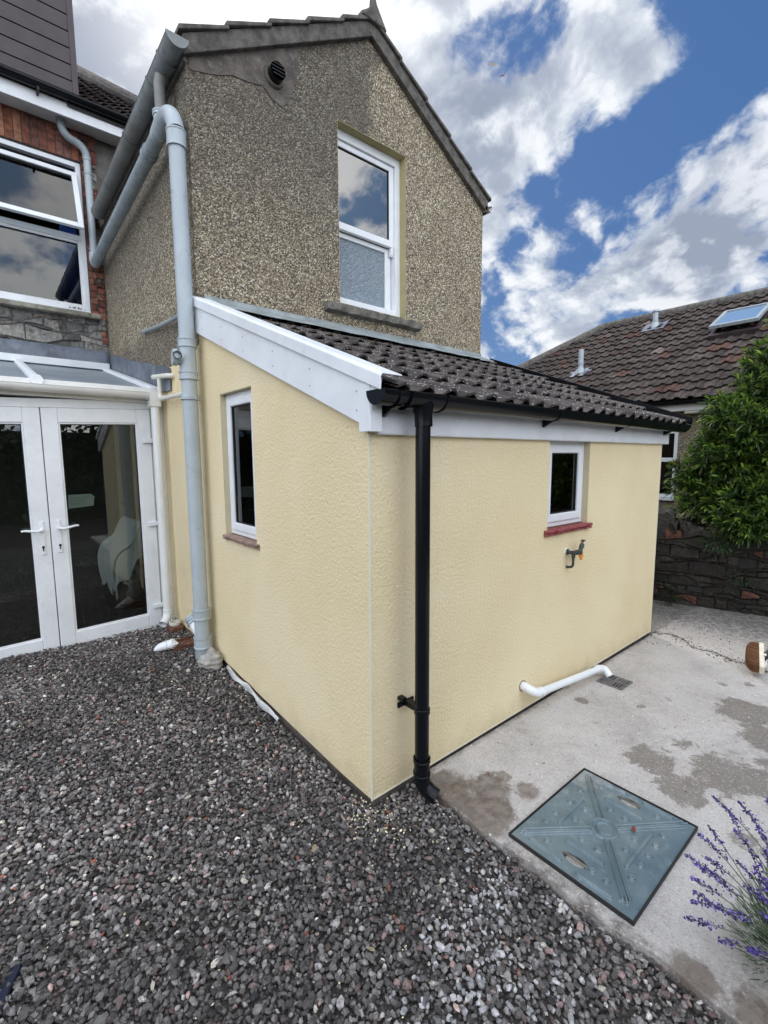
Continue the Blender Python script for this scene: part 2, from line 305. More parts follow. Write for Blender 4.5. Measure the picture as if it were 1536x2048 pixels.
# manhole steel
k = mat('blue_grey_cover'); n = k.noise(k.p, 7, 8, .68, .3); nb = k.noise(k.p, 30, 5, .6)
col = k.mix(k.smooth(n, .3, .7), (.125, .18, .205), (.205, .265, .285)); col = k.mix(k.math('MULTIPLY', k.smooth(nb, .55, .75), .5), col, (.34, .38, .39))
s = k.n('ShaderNodeSeparateXYZ', i_0=k.p)
dd = k.math('ADD', s.outputs[0], s.outputs[1]); cor = k.math('MULTIPLY', k.smooth(k.math('ADD', dd, k.math('MULTIPLY', nb, .35)), .42, .60), k.smooth(n, .35, .6))
col = k.mix(k.math('MULTIPLY', cor, .6), col, (.50, .50, .50))
at = k.n('ShaderNodeAttribute', attribute_name='col'); rust = k.math('MULTIPLY', at.outputs['Fac'], k.smooth(nb, .3, .6))
col = k.mix(rust, col, (.055, .042, .032))
grit = k.smooth(k.noise(k.p, 55, 7, .75), .56, .70); col = k.mix(k.math('MULTIPLY', grit, .35), col, (.10, .105, .10)); col = k.mix(k.math('MULTIPLY', k.smooth(k.noise(k.p, 3.3, 5, .6), .5, .72), .35), col, (.24, .27, .26))
setc(k, col); setr(k, k.math('ADD', .16, k.math('MULTIPLY', n, .36))); k.b.inputs['Metallic'].default_value = .30; bump(k, nb, .002, .6); M['cover'] = k.m
# foliage
def leafmat(name, rough=.4, trans=.25, spec=.5):
    k = mat(name); a = k.n('ShaderNodeAttribute', attribute_name='col'); setc(k, a.outputs['Color']); setr(k, rough)
    k.b.inputs['Specular IOR Level'].default_value = spec
    tl = k.n('ShaderNodeBsdfTranslucent'); k.t.links.new(a.outputs['Color'], tl.inputs[0])
    mx = k.n('ShaderNodeMixShader'); mx.inputs[0].default_value = trans
    k.t.links.new(k.b.outputs[0], mx.inputs[1]); k.t.links.new(tl.outputs[0], mx.inputs[2]); k.t.links.new(mx.outputs[0], k.o.inputs[0]); return k.m
M['leaf'] = leafmat('laurel_leaf', .42, .38); M['lavleaf'] = leafmat('lavender_leaf', .7, .2, .2); M['flower'] = leafmat('lavender_flower', .7, .15, .2)
M['bristle'] = leafmat('coco_bristle', .7, .05, .2)

# ------------------------------------------------------------------ mesh helpers
def root_loc(o):
    v = Vector((0, 0, 0))
    while o: v += o.location; o = o.parent
    return v
def tag(o, label, cat, group=None, kind=None):
    if label: o['label'] = label
    if cat: o['category'] = cat
    if group: o['group'] = group
    if kind: o['kind'] = kind
    return o
def thing(name, label, cat, loc, group=None):
    o = bpy.data.objects.new(name, None); o.empty_display_size = .1; o.location = loc; COL.objects.link(o)
    return tag(o, label, cat, group)
def link(name, me, m, parent=None, base=None, label=None):
    o = bpy.data.objects.new(name, me); COL.objects.link(o)
    if m: me.materials.append(m if not isinstance(m, str) else M[m])
    if parent is not None:
        o.parent = parent; off_ = root_loc(parent)
    else:
        off_ = Vector(base) if base is not None else Vector((0, 0, 0)); o.location = off_
    if off_.length > 0: me.transform(Matrix.Translation(-off_))
    if label: o['label'] = label
    return o
SHEAR = [0.0]
class MB:
    def __init__(s): s.v = []; s.f = []; s.c = []; s.cur = (1, 1, 1)
    def add(s, vs, fs, c=None):
        b = len(s.v); s.v += [tuple(x) for x in vs]; s.f += [tuple(i+b for i in f) for f in fs]; s.c += [c or s.cur]*len(fs); return s
    def box(s, x0, x1, y0, y1, z0, z1, M_=None, c=None):
        vs = [(x, y, z) for z in (z0, z1) for y in (y0, y1) for x in (x0, x1)]
        if M_ is not None: vs = [M_ @ Vector(p) for p in vs]
        return s.add(vs, [(0, 2, 3, 1), (4, 5, 7, 6), (0, 1, 5, 4), (2, 6, 7, 3), (0, 4, 6, 2), (1, 3, 7, 5)], c)
    def prism(s, poly, ext, c=None):      # poly: 3D points (planar), ext: vector
        n = len(poly); e = Vector(ext); a = [Vector(p) for p in poly]; b = [p+e for p in a]
        fs = [tuple(range(n))[::-1], tuple(range(n, 2*n))] + [(i, (i+1) % n, n+(i+1) % n, n+i) for i in range(n)]
        return s.add(a+b, fs, c)
    def tube(s, pts, r, n=20, caps=True, c=None, hollow=False):
        pts = [Vector(p) for p in pts]; R_ = r if isinstance(r, (list, tuple)) else [r]*len(pts)
        T = []
        for i in range(len(pts)):
            a = pts[max(0, i-1)]; b = pts[min(len(pts)-1, i+1)]
            t = (b-a); T.append(t.normalized() if t.length > 1e-9 else (T[-1] if T else Vector((0, 0, 1))))
        ref = Vector((0, 0, 1)) if abs(T[0].z) < .9 else Vector((1, 0, 0))
        u = T[0].cross(ref).normalized(); vs = []
        for i, p in enumerate(pts):
            u = (u - T[i]*u.dot(T[i])).normalized(); w_ = T[i].cross(u)
            for k_ in range(n):
                a = 2*pi*k_/n; vs.append(p + (u*cos(a)+w_*sin(a))*R_[i])
        fs = [(i*n+j, i*n+(j+1) % n, (i+1)*n+(j+1) % n, (i+1)*n+j) for i in range(len(pts)-1) for j in range(n)]
        if caps: fs += [tuple(range(n))[::-1], tuple(range((len(pts)-1)*n, len(pts)*n))]
        return s.add(vs, fs, c)
    def collar(s, p, axis, r, h, rr, n=24):   # socket: a band with two raised rings
        p = Vector(p); a = Vector(axis).normalized()
        prof = [(-h/2, r), (-h/2, rr), (-h/2+.008, rr), (-h/2+.012, rr-.004), (h/2-.012, rr-.004), (h/2-.008, rr), (h/2, rr), (h/2, r)]
        return s.tube([p+a*t for t, _ in prof], [q for _, q in prof], n, False)
    def build(s, name, m, parent=None, smooth=False, bevel=0, base=None, label=None, col=False, seg=2):
        vs = s.v
        if SHEAR[0]: vs = [(x, y, z+SHEAR[0]*(x+.55)) for x, y, z in vs]
        me = bpy.data.meshes.new(name); me.from_pydata(vs, [], s.f); me.update()
        if col:
            a = me.attributes.new('col', 'FLOAT_COLOR', 'FACE'); a.data.foreach_set('color', np.array([(*c[:3], 1) for c in s.c], dtype=np.float32).ravel())
        if smooth: me.polygons.foreach_set('use_smooth', [True]*len(me.polygons)); me.set_sharp_from_angle(angle=radians(38))
        o = link(name, me, m, parent, base, label)
        if bevel:
            b = o.modifiers.new('b', 'BEVEL'); b.width = bevel; b.segments = seg; b.limit_method = 'ANGLE'; b.angle_limit = radians(35); b.harden_normals = False
        return o
def npmesh(name, V, F, C, m, parent=None, base=None, smooth=False, label=None):
    me = bpy.data.meshes.new(name); nv, nf, k_ = len(V), len(F), F.shape[1]
    me.vertices.add(nv); me.vertices.foreach_set('co', V.astype(np.float32).ravel())
    me.loops.add(nf*k_); me.loops.foreach_set('vertex_index', F.astype(np.int32).ravel())
    me.polygons.add(nf); me.polygons.foreach_set('loop_start', np.arange(0, nf*k_, k_, dtype=np.int32))
    try: me.polygons.foreach_set('loop_total', np.full(nf, k_, dtype=np.int32))
    except Exception: pass
    me.update(calc_edges=True); me.validate()
    if C is not None:
        a = me.attributes.new('col', 'FLOAT_COLOR', 'FACE'); c4 = np.ones((nf, 4), np.float32); c4[:, :3] = C; a.data.foreach_set('color', c4.ravel())
    me.polygons.foreach_set('use_smooth', np.full(nf, smooth, dtype=bool))
    return link(name, me, m, parent, base, label)
def arc(p0, p1, p2, n=8):   # rounded bend through corner p1
    p0, p1, p2 = Vector(p0), Vector(p1), Vector(p2)
    return [p0*(1-t)**2 + p1*2*t*(1-t) + p2*t*t for t in [i/n for i in range(n+1)]]
def rotm(loc, x, y, z=None):
    x = Vector(x).normalized(); y = Vector(y); y = (y-x*y.dot(x)).normalized(); z = x.cross(y)
    m_ = Matrix((x, y, z)).transposed().to_4x4(); m_.translation = Vector(loc); return m_

def frame_boxes(mb, plane, u0, u1, z0, z1, a, b, w_, wb=None, wt=None):
    """rectangular frame; plane 'x' -> a..b is y depth, u is x; plane 'y' -> a..b is x depth, u is y. Butted joints."""
    wb = wb or w_; wt = wt or w_
    def B(p, q, r, t):
        if plane == 'x': mb.box(p, q, a, b, r, t)
        else: mb.box(a, b, p, q, r, t)
    B(u0, u0+w_, z0, z1); B(u1-w_, u1, z0, z1); B(u0+w_, u1-w_, z0, z0+wb); B(u0+w_, u1-w_, z1-wt, z1)
def wall_with_hole(mb, plane, u0, u1, z0, z1, a, b, h=None):
    def B(p, q, r, t):
        if q-p < 1e-4 or t-r < 1e-4: return
        if plane == 'x': mb.box(p, q, a, b, r, t)
        else: mb.box(a, b, p, q, r, t)
    if not h: B(u0, u1, z0, z1); return
    hu0, hu1, hz0, hz1 = h
    B(u0, hu0, z0, z1); B(hu1, u1, z0, z1); B(hu0, hu1, z0, hz0); B(hu0, hu1, hz1, z1)

# tile roof: sheets with rolls, one mesh
def tile_roof(name, O, U, V, width, length, pitch, gauge, roll_h, roll_w, m, parent, lift=.022, taper=.45, tints=None, clip=None, sample=8, flat_phase=0.0, label=None):
    O, U, V = Vector(O), Vector(U).normalized(), Vector(V).normalized(); N = U.cross(V).normalized()
    ncols = int(math.ceil(width/pitch)); ncour = int(math.ceil(length/gauge)); mb = MB(); rnd = random.Random(5)
    def prof(x, hf):
        ph = ((x/pitch + flat_phase) % 1.0)*pitch; t = (ph - pitch/2)/(roll_w/2)
        return roll_h*hf*sqrt(max(0, 1-t*t)) if abs(t) < 1 else 0.0
    us = []
    for c in range(ncols):
        x0 = c*pitch
        base_ = [0, (pitch-roll_w)/2*.98]; rr = [(pitch-roll_w)/2 + roll_w*(.5-.5*cos(pi*j/sample)) for j in range(sample+1)]
        us.append([x0 + q for q in base_ + rr + [(pitch+roll_w)/2+.004]] + [x0+pitch])
    for r_ in range(ncour):
        v0 = r_*gauge; v1 = min(length, v0+gauge+.05)
        for c in range(ncols):
            xs = [min(width, x) for x in us[c]]
            if xs[0] >= width-1e-6: continue
            tint = tints(rnd) if tints else (1, 1, 1)
            if clip and not clip((xs[0]+xs[-1])/2, v0+gauge/2): continue
            jv = rnd.uniform(-.005, .005); jl = rnd.uniform(-.003, .004)
            vs = []; n_ = len(xs)
            for (vv, hf, lf) in ((v0+jv, 1.0, lift+jl), (v0+gauge*.5, (1+taper)/2, lift*.5), (v1, taper, -.004)):
                for x in xs: vs.append(O + U*x + V*vv + N*(prof(x-c*pitch if False else x, hf)+lf))
            for x in xs: vs.append(O + U*x + V*(v0+jv) + N*(prof(x, 1.0)+lift+jl-.013))
            for x in xs: vs.append(O + U*x + V*(v0+gauge*.5) + N*(prof(x, (1+taper)/2)+lift*.5-.013))
            fs = []
            for j in range(n_-1):
                if xs[j+1]-xs[j] < 1e-6: continue
                fs += [(j, j+1, n_+j+1, n_+j), (n_+j, n_+j+1, 2*n_+j+1, 2*n_+j), (3*n_+j, 3*n_+j+1, j+1, j), (4*n_+j, 4*n_+j+1, 3*n_+j+1, 3*n_+j)]
            mb.add(vs, fs, tint)
    o = mb.build(name, m, parent, True, col=True, label=label)
    return o

# masonry faces as real blocks on a backing
def blocks(mb, O, U, Vv, N, cells, depth=.012, chamfer=.006):
    O, U, Vv, N = Vector(O), Vector(U), Vector(Vv), Vector(N)
    for poly, c, dz in cells:
        n = len(poly); cx = sum(p[0] for p in poly)/n; cy = sum(p[1] for p in poly)/n
        outer = [O+U*p[0]+Vv*p[1] for p in poly]
        mid = [O+U*p[0]+Vv*p[1]+N*(dz*.75) for p in poly]
        inner = []
        for p in poly:
            dx, dy = cx-p[0], cy-p[1]; L_ = max(1e-6, sqrt(dx*dx+dy*dy)); q = min(.45, chamfer/L_*1.4)
            inner.append(O+U*(p[0]+dx*q)+Vv*(p[1]+dy*q)+N*(dz*(1+.12*random.uniform(-1, 1))))
        vs = outer+mid+inner
        fs = [(i, (i+1) % n, n+(i+1) % n, n+i) for i in range(n)] + [(n+i, n+(i+1) % n, 2*n+(i+1) % n, 2*n+i) for i in range(n)] + [tuple(range(2*n, 3*n))]
        mb.add(vs, fs, c)
def rubble_cells(w_, h_, hmin, hmax, palette, rnd, skip=None, gap=.010, dz=(.02, .05), wr=(1.2, 3.4)):
    cells = []; z = 0.0; row = 0
    def wav(x, r): return .030*sin(x*4.1+r*2.3)+.020*sin(x*9.7+r*5.1)+.010*sin(x*23+r*7.7) if r else 0
    while z < h_-.02:
        hh = rnd.uniform(hmin, hmax); hh = min(hh, h_-z)
        x = -rnd.uniform(0, .2)
        while x < w_:
            ww = hh*rnd.uniform(*wr); x1 = x+ww
            xa, xb = max(0, x), min(w_, x1)
            if xb-xa > .03:
                tj = rnd.uniform(-.02, .02); bj = rnd.uniform(-.012, .012)
                b_ = lambda q: z+wav(q, row)+gap/2; t_ = lambda q: z+hh+wav(q, row+1)-gap/2
                pts = [(xa+gap/2, b_(xa)), ((xa+xb)/2, b_((xa+xb)/2)+abs(bj)), (xb-gap/2, b_(xb)), (xb-gap/2+tj*.4, (b_(xb)+t_(xb))/2), (xb-gap/2-abs(tj), t_(xb)), ((xa+xb)/2+tj, t_((xa+xb)/2)-abs(bj)), (xa+gap/2+abs(tj)*.8, t_(xa)), (xa+gap/2-tj*.4, (b_(xa)+t_(xa))/2)]
                c = rnd.choice(palette); f = rnd.uniform(.7, 1.3); c = tuple(q*f for q in c)
                if not (skip and skip((xa+xb)/2, z+hh/2)): cells.append((pts, c, rnd.uniform(*dz)))
            x = x1
        z += hh; row += 1
    return cells
def brick_cells(u0, u1, z0, z1, bw, bh, palette, rnd, gap=.010, dz=(.006, .012), offs=.5):
    cells = []; z = z0; r_ = 0
    while z < z1-.01:
        x = u0-(offs*bw if r_ % 2 else 0)
        while x < u1:
            a, b = max(u0, x)+gap/2, min(u1, x+bw)-gap/2; t_ = min(z1, z+bh)
            if b-a > .015:
                c = rnd.choice(palette); f = rnd.uniform(.75, 1.25); j = lambda: rnd.uniform(-.002, .002)
                cells.append(([(a+j(), z+gap/2+j()), (b+j(), z+gap/2+j()), (b+j(), t_-gap/2+j()), (a+j(), t_-gap/2+j())], tuple(q*f for q in c), rnd.uniform(*dz)))
            x += bw
        z += bh; r_ += 1
    return cells
STONE = [(.27, .26, .24), (.20, .20, .19), (.33, .31, .28), (.17, .17, .165), (.29, .25, .21), (.24, .23, .22)]
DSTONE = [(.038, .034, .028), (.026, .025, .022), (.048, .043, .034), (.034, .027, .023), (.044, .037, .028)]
BRICK = [(.25, .08, .05), (.20, .065, .045), (.29, .115, .065), (.12, .05, .04), (.23, .095, .065)]

L, H1, D, HE, HA, MY = 3.262, 1.719, 2.012, 4.385, 5.325, 5.18
GX = L/2

# ------------------------------------------------------------------ ground
def struct(name, mb, m, **k_):
    o = mb.build(name, m, None, **k_); o['kind'] = 'structure'; return o
def gz(x, y):
    t = np.clip((y-.25)/1.9, 0, 1); t = t*t*(3-2*t)
    return -.030 + .088*t + .005*np.sin(x*3.3+1.2*np.sin(y*2.1))*np.sin(y*4.2+.5) + .003*np.sin(x*9.1+y*6.3)
mb = MB(); mb.box(-60, 90, -60, 90, -1.0, -.16); struct('ground', mb, 'soil')
# gravel bed: a sheet following the rise towards the house, plus the stones
xs = np.linspace(-3.6, .29, 40); ys = np.linspace(-3.4, 3.2, 60)
X, Y = np.meshgrid(xs, ys); Z = gz(X, Y)-.018
V = np.stack([X, Y, Z], -1).reshape(-1, 3); idx = np.arange(60*40).reshape(60, 40)
F = np.stack([idx[:-1, :-1], idx[:-1, 1:], idx[1:, 1:], idx[1:, :-1]], -1).reshape(-1, 4)
o = npmesh('gravel_bed', V, F, None, 'fines', smooth=True); o['kind'] = 'structure'
def ico(sub):
    import bmesh
    bm = bmesh.new(); bmesh.ops.create_icosphere(bm, subdivisions=sub, radius=1); v_ = np.array([p.co[:] for p in bm.verts]); f_ = np.array([[q.index for q in p.verts] for p in bm.faces]); bm.free(); return v_, f_
def stones(pos, size, cols, seed, sub=1, squash=(.45, .8)):
    r_ = np.random.default_rng(seed); bv, bf = ico(sub); nb = 24; bases = []
    for i in range(nb):
        v_ = bv.copy()
        for _ in range(7):                       # chop with random planes: angular crushed stone
            n_ = r_.normal(size=3); n_ /= np.linalg.norm(n_); h_ = r_.uniform(.45, .85); dd_ = v_@n_
            v_ = v_ - np.outer(np.maximum(dd_-h_, 0), n_)
        v_ *= np.array([r_.uniform(.95, 1.35), r_.uniform(.7, 1.0), r_.uniform(*squash)]); bases.append(v_)
    bases = np.array(bases); n = len(pos); vi = r_.integers(0, nb, n)
    ang = r_.uniform(0, 2*pi, n); tx = r_.normal(0, .38, n); ty = r_.normal(0, .38, n)
    ca, sa = np.cos(ang), np.sin(ang); Rz = np.zeros((n, 3, 3)); Rz[:, 0, 0] = ca; Rz[:, 0, 1] = -sa; Rz[:, 1, 0] = sa; Rz[:, 1, 1] = ca; Rz[:, 2, 2] = 1
    Rx = np.zeros((n, 3, 3)); Rx[:, 0, 0] = 1; Rx[:, 1, 1] = np.cos(tx); Rx[:, 1, 2] = -np.sin(tx); Rx[:, 2, 1] = np.sin(tx); Rx[:, 2, 2] = np.cos(tx)
    Ry = np.zeros((n, 3, 3)); Ry[:, 1, 1] = 1; Ry[:, 0, 0] = np.cos(ty); Ry[:, 0, 2] = np.sin(ty); Ry[:, 2, 0] = -np.sin(ty); Ry[:, 2, 2] = np.cos(ty)
    R_ = Ry@Rx@Rz
    V_ = np.einsum('nij,nkj->nki', R_, bases[vi]*size[:, None, None]) + pos[:, None, :]
    F_ = bf[None]+(np.arange(n)*len(bv))[:, None, None]
    return V_.reshape(-1, 3), F_.reshape(-1, 3), np.repeat(cols, len(bf), 0)
def stone_colors(n, r_):
    g = np.clip(r_.lognormal(np.log(.105), .58, n), .015, .45); c = np.stack([g*1.10, g*1.0, g*.95], 1)
    t = r_.random(n)
    c[t < .10] *= np.array([1.35, 1.02, .98]); k_ = (t > .94); c[k_] = np.stack([g[k_]*2.2]*3, 1)*np.array([1.05, .98, .95])
    k_ = t > .985; c[k_] = np.array([.55, .50, .42])*r_.uniform(.6, 1.2, (k_.sum(), 1))
    k_ = (t > .978) & (t < .981); c[k_] = np.array([.30, .10, .06])
    return c
def gravel_points(x0, x1, y0, y1, sp, r_):
    nx, ny = int((x1-x0)/sp), int((y1-y0)/sp); gx, gy = np.meshgrid(np.arange(nx), np.arange(ny))
    x = x0+(gx.ravel()+r_.uniform(-.1, 1.1, nx*ny))*sp; y = y0+(gy.ravel()+r_.uniform(-.1, 1.1, nx*ny))*sp
    inside = ~((x > -.012) & (y > -.012)) & ~((x > .262+.012*np.sin(y*9)) & (y <= 0)) & (y < 3.02)
    return x[inside], y[inside]
gr = np.random.default_rng(3)
x1_, y1_ = gravel_points(-2.5, .30, -2.3, 3.05, .0150, gr)
dist = (x1_-CAM.x)*.64+(y1_-CAM.y)*.77
x2_, y2_ = gravel_points(-2.5, .30, -2.3, 3.05, .030, gr)
px_ = np.concatenate([x1_, x2_]); py_ = np.concatenate([y1_, y2_]); n = len(px_)
sz = np.concatenate([np.clip(gr.lognormal(np.log(.0098), .28, len(x1_)), .005, .016), np.clip(gr.lognormal(np.log(.012), .25, len(x2_)), .007, .021)])
pz_ = gz(px_, py_) + np.concatenate([gr.uniform(-.013, .006, len(x1_)), gr.uniform(-.002, .010, len(x2_))]) + .004*np.sin(px_*7+py_*3)
cg = stone_colors(n, gr)
patch = 1+.22*np.sin(px_*2.1+1.3*np.sin(py_*1.7))*np.cos(py_*2.6+.8)+.12*np.sin(px_*6.3+py_*4.1)
cg *= patch[:, None]
for (sx_, sy_, sr_, pr_) in ((-.055, -.66, .13, .5), (-.20, -.80, .12, .45), (.13, -.62, .08, .45), (.22, -.86, .07, .5), (-.02, -.95, .10, .35), (-.42, -.80, .10, .25), (-.30, .62, .3, .06)):
    hit = (np.exp(-((px_-sx_)**2+(py_-sy_)**2)/sr_**2)*pr_) > gr.random(n); cg[hit] = np.array([.34, .33, .33])*gr.uniform(.7, 1.6, (hit.sum(), 1))
fx_ = gr.uniform(-2.3, .29, 26000); fy_ = gr.uniform(-2.0, 3.0, 26000)
okf = ~((fx_ > -.012) & (fy_ > -.012)) & ~((fx_ > .262) & (fy_ <= 0)) & (np.sin(fx_*3.1+2*np.sin(fy_*2.3))+gr.normal(0, .6, 26000) > .2); fx_, fy_ = fx_[okf], fy_[okf]; nf_ = len(fx_)
px_ = np.concatenate([px_, fx_]); py_ = np.concatenate([py_, fy_]); pz_ = np.concatenate([pz_, gz(fx_, fy_)+gr.uniform(-.012, .004, nf_)]); sz = np.concatenate([sz, gr.uniform(.0022, .0052, nf_)])
cg = np.concatenate([cg, np.stack([gr.uniform(.05, .22, nf_)]*3, 1)*np.array([1.1, 1.0, .9])])
Vg, Fg, Cg = stones(np.stack([px_, py_, pz_], 1), sz, cg, 5)
o = npmesh('gravel', Vg, Fg, Cg, 'gravel'); tag(o, 'dark grey and purple crushed stone chippings covering the yard left of the concrete', 'gravel', kind='stuff')
# pale render crumbs scattered on the gravel near the walls
n = 420; u_ = gr.random(n)
cx_ = np.where(u_ < .35, gr.normal(-.03, .09, n), gr.uniform(-1.9, .25, n)); cy_ = np.where(u_ < .35, gr.normal(-.06, .10, n), gr.uniform(-1.6, 2.6, n))
ok = ~((cx_ > -.01) & (cy_ > -.01)) & (cx_ < .27); cx_, cy_ = cx_[ok], cy_[ok]
Vg, Fg, Cg = stones(np.stack([cx_, cy_, gz(cx_, cy_)+.016], 1), gr.uniform(.002, .0065, len(cx_)), np.array([[.72, .66, .42]])*gr.uniform(.6, 1.2, (len(cx_), 1)), 9, squash=(.2, .5))
o = npmesh('render_crumbs', Vg, Fg, Cg, 'gravel'); tag(o, 'pale yellow crumbs of dried render lying over the gravel', 'debris', kind='stuff')
# concrete path with a cracked far slab
def slab(name, poly, z, th=.14, sub=None):
    mb = MB(); mb.prism([(x, y, z-th) for x, y in poly], (0, 0, th)); o = struct(name, mb, 'concrete', bevel=.006); return o
edge = [(.262+.010*sin(i*1.7)+.006*sin(i*4.1), -.02-i*.14) for i in range(26)]
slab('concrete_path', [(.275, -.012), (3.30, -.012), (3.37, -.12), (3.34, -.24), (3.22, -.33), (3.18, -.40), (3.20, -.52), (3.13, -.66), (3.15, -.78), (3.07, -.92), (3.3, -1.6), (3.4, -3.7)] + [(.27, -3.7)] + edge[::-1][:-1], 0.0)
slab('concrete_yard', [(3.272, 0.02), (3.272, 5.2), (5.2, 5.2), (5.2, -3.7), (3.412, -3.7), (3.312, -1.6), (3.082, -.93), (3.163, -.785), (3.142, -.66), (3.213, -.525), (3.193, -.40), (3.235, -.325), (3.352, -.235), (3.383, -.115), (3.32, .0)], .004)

ck = np.array([(3.30, .0), (3.375, -.12), (3.346, -.24), (3.228, -.33), (3.187, -.40), (3.206, -.52), (3.136, -.66), (3.156, -.78), (3.076, -.92), (3.3, -1.6)])
r_ = np.random.default_rng(12); n = 420; i_ = r_.integers(0, len(ck)-1, n); t_ = r_.random(n)[:, None]; pc = ck[i_]*(1-t_)+ck[i_+1]*t_+r_.normal(0, .035, (n, 2))
pe = np.stack([r_.uniform(3.0, 4.35, 900), r_.uniform(-2.0, .6, 900)], 1); pc = np.concatenate([pc, pe]); pc = pc[~((pc[:, 0] < 3.27) & (pc[:, 1] > -.01))]; n = len(pc)
Vg, Fg, Cg = stones(np.stack([pc[:, 0], pc[:, 1], np.full(n, .006)], 1), r_.uniform(.002, .008, n), np.where(r_.random((n, 1)) < .75, np.array([[.05, .045, .04]]), np.array([[.45, .43, .40]]))*r_.uniform(.6, 1.4, (n, 1)), 19, squash=(.3, .6))
o = npmesh('path_grit', Vg, Fg, Cg, 'gravel'); tag(o, 'dark grit and broken bits scattered along the crack in the concrete by the stone wall', 'grit', kind='stuff')

# ------------------------------------------------------------------ lean-to extension
SL = .39
ext = thing('rear_extension', 'single storey lean-to extension with smooth pale yellow rendered walls and dark roll tiles', 'building', (0, 0, 0))
# side wall as polygon strips around the window hole
mb = MB()
sy0, sy1, sz0, sz1 = 1.158, 1.666, 1.073, 2.059
top = lambda y: 1.79+SL*y
bot = lambda y: .004+.088*min(1, max(0, (y-.25)/1.75))**1.1
def syz(poly): mb.prism([(0, y, z) for y, z in poly], (.22, 0, 0))
syz([(0, 0.004), (.25, .004), (sy0, bot(sy0)), (sy0, top(sy0)), (0, top(0))])
syz([(sy1, bot(sy1)), (D, bot(D)), (D, top(D)), (sy1, top(sy1))])
syz([(sy0, bot(sy0)), (sy1, bot(sy1)), (sy1, sz0), (sy0, sz0)])
syz([(sy0, sz1), (sy1, sz1), (sy1, top(sy1)), (sy0, top(sy0))])
fx0, fx1, fz0 = 1.454, 1.98, 1.140
def bf(x): return .004+.018*x/L
for poly in ([(.22, bf(.22)), (fx0, bf(fx0)), (fx0, 1.80), (.22, 1.80)], [(fx1, bf(fx1)), (L, bf(L)), (L, 1.80), (fx1, 1.80)], [(fx0, bf(fx0)), (fx1, bf(fx1)), (fx1, fz0), (fx0, fz0)], [(fx0, 1.73), (fx1, 1.73), (fx1, 1.80), (fx0, 1.80)]):
    mb.prism([(x, 0, z) for x, z in poly][::-1], (0, .22, 0))
mb.prism([(L, .22, .02), (L, D, .02), (L, D, top(D)), (L, .22, top(.22))][::-1], (-.22, 0, 0))
mb.build('wall', 'render', ext)
mb = MB(); mb.box(-.003, .004, -.003, .004, .0, 1.73); mb.box(L-.004, L+.003, -.003, .004, .03, 1.72)
mb.prism([(.006, -.004, .003), (L, -.004, .019), (L, -.004, .025), (.006, -.004, .009)][::-1], (0, .003, 0))
mb.build('corner_bead', 'bead', ext)
mb = MB(); mb.box(.018, .20, .018, D, -.15, .10); mb.box(.20, L-.02, .018, .20, -.15, .03); mb.build('plinth', 'plinth', ext)
# reveals
def reveals(mb, plane, u0, u1, z0, z1, d0, d1, t=.004, bottom=True):
    a, b = d0, d1
    def B(p, q, r, s_):
        if plane == 'x': mb.box(p, q, a, b, r, s_)
        else: mb.box(a, b, p, q, r, s_)
    B(u0, u0+t, z0, z1); B(u1-t, u1, z0, z1); B(u0+t, u1-t, z1-t, z1)
mb = MB(); reveals(mb, 'y', sy0, sy1, sz0, sz1, .002, .10); mb.build('window_reveal', 'reveal', ext); mb = MB(); reveals(mb, 'x', fx0, fx1, fz0, 1.73, .002, .10); mb.build('window_reveal', 'reveal', ext)
# side window
def upvc_window(parent, plane, u0, u1, z0, z1, d0, gw=.045, name='window'):
    mb = MB(); frame_boxes(mb, plane, u0, u1, z0, z1, d0, d0+.065, .042)
    f = mb.build(name, 'upvc', parent, bevel=.004)
    mb = MB(); frame_boxes(mb, plane, u0+.030, u1-.030, z0+.030, z1-.030, d0-.010, d0+.05, .055); mb.build('sash', 'upvc', f, bevel=.008)
    mb = MB(); frame_boxes(mb, plane, u0+.083, u1-.083, z0+.083, z1-.083, d0+.004, d0+.03, .008); mb.build('glazing_gasket', 'blackmatt', f)
    mb = MB(); e_ = .086
    if plane == 'x': mb.box(u0+e_, u1-e_, d0+.012, d0+.018, z0+e_, z1-e_)
    else: mb.box(d0+.012, d0+.018, u0+e_, u1-e_, z0+e_, z1-e_)
    mb.build('pane', 'glass_dark', f)
    return f
f = upvc_window(ext, 'y', sy0+.004, sy1-.004, sz0+.012, sz1-.004, .040); f['label'] = 'narrow white window in the left side wall'
f2 = upvc_window(ext, 'x', fx0+.004, fx1-.004, fz0+.012, 1.725, .042); f2['label'] = 'narrow white window in the front wall above the garden tap'
def rough_sill(plane, u0, u1, z0, z1, m, f):
    mb = MB(); rnd = random.Random(3); u = u0
    while u < u1-.01:
        ww = rnd.uniform(.10, .17); b = min(u1, u+ww)
        for (za, zb, dd_) in ((z0, (z0+z1)/2-.001, -.020), ((z0+z1)/2+.001, z1, -.030)):
            d_ = dd_+rnd.uniform(-.006, .006); za += rnd.uniform(0, .004)
            if plane == 'x': mb.box(u+.001, b-.001, d_, .045, za, zb)
            else: mb.box(d_, .045, u+.001, b-.001, za, zb)
        u = b
    return mb.build('window_sill', m, f, bevel=.004)
rough_sill('y', sy0-.045, sy1+.0, sz0-.028, sz0+.006, 'browntile', f); rough_sill('x', fx0-.04, fx1+.03, fz0-.034, fz0+.006, 'redtile', f2)
# kitchen glimpsed inside
mb = MB(); mb.box(.23, 2.9, .25, 1.9, .03, .05); mb.build('floor', 'dark', ext)
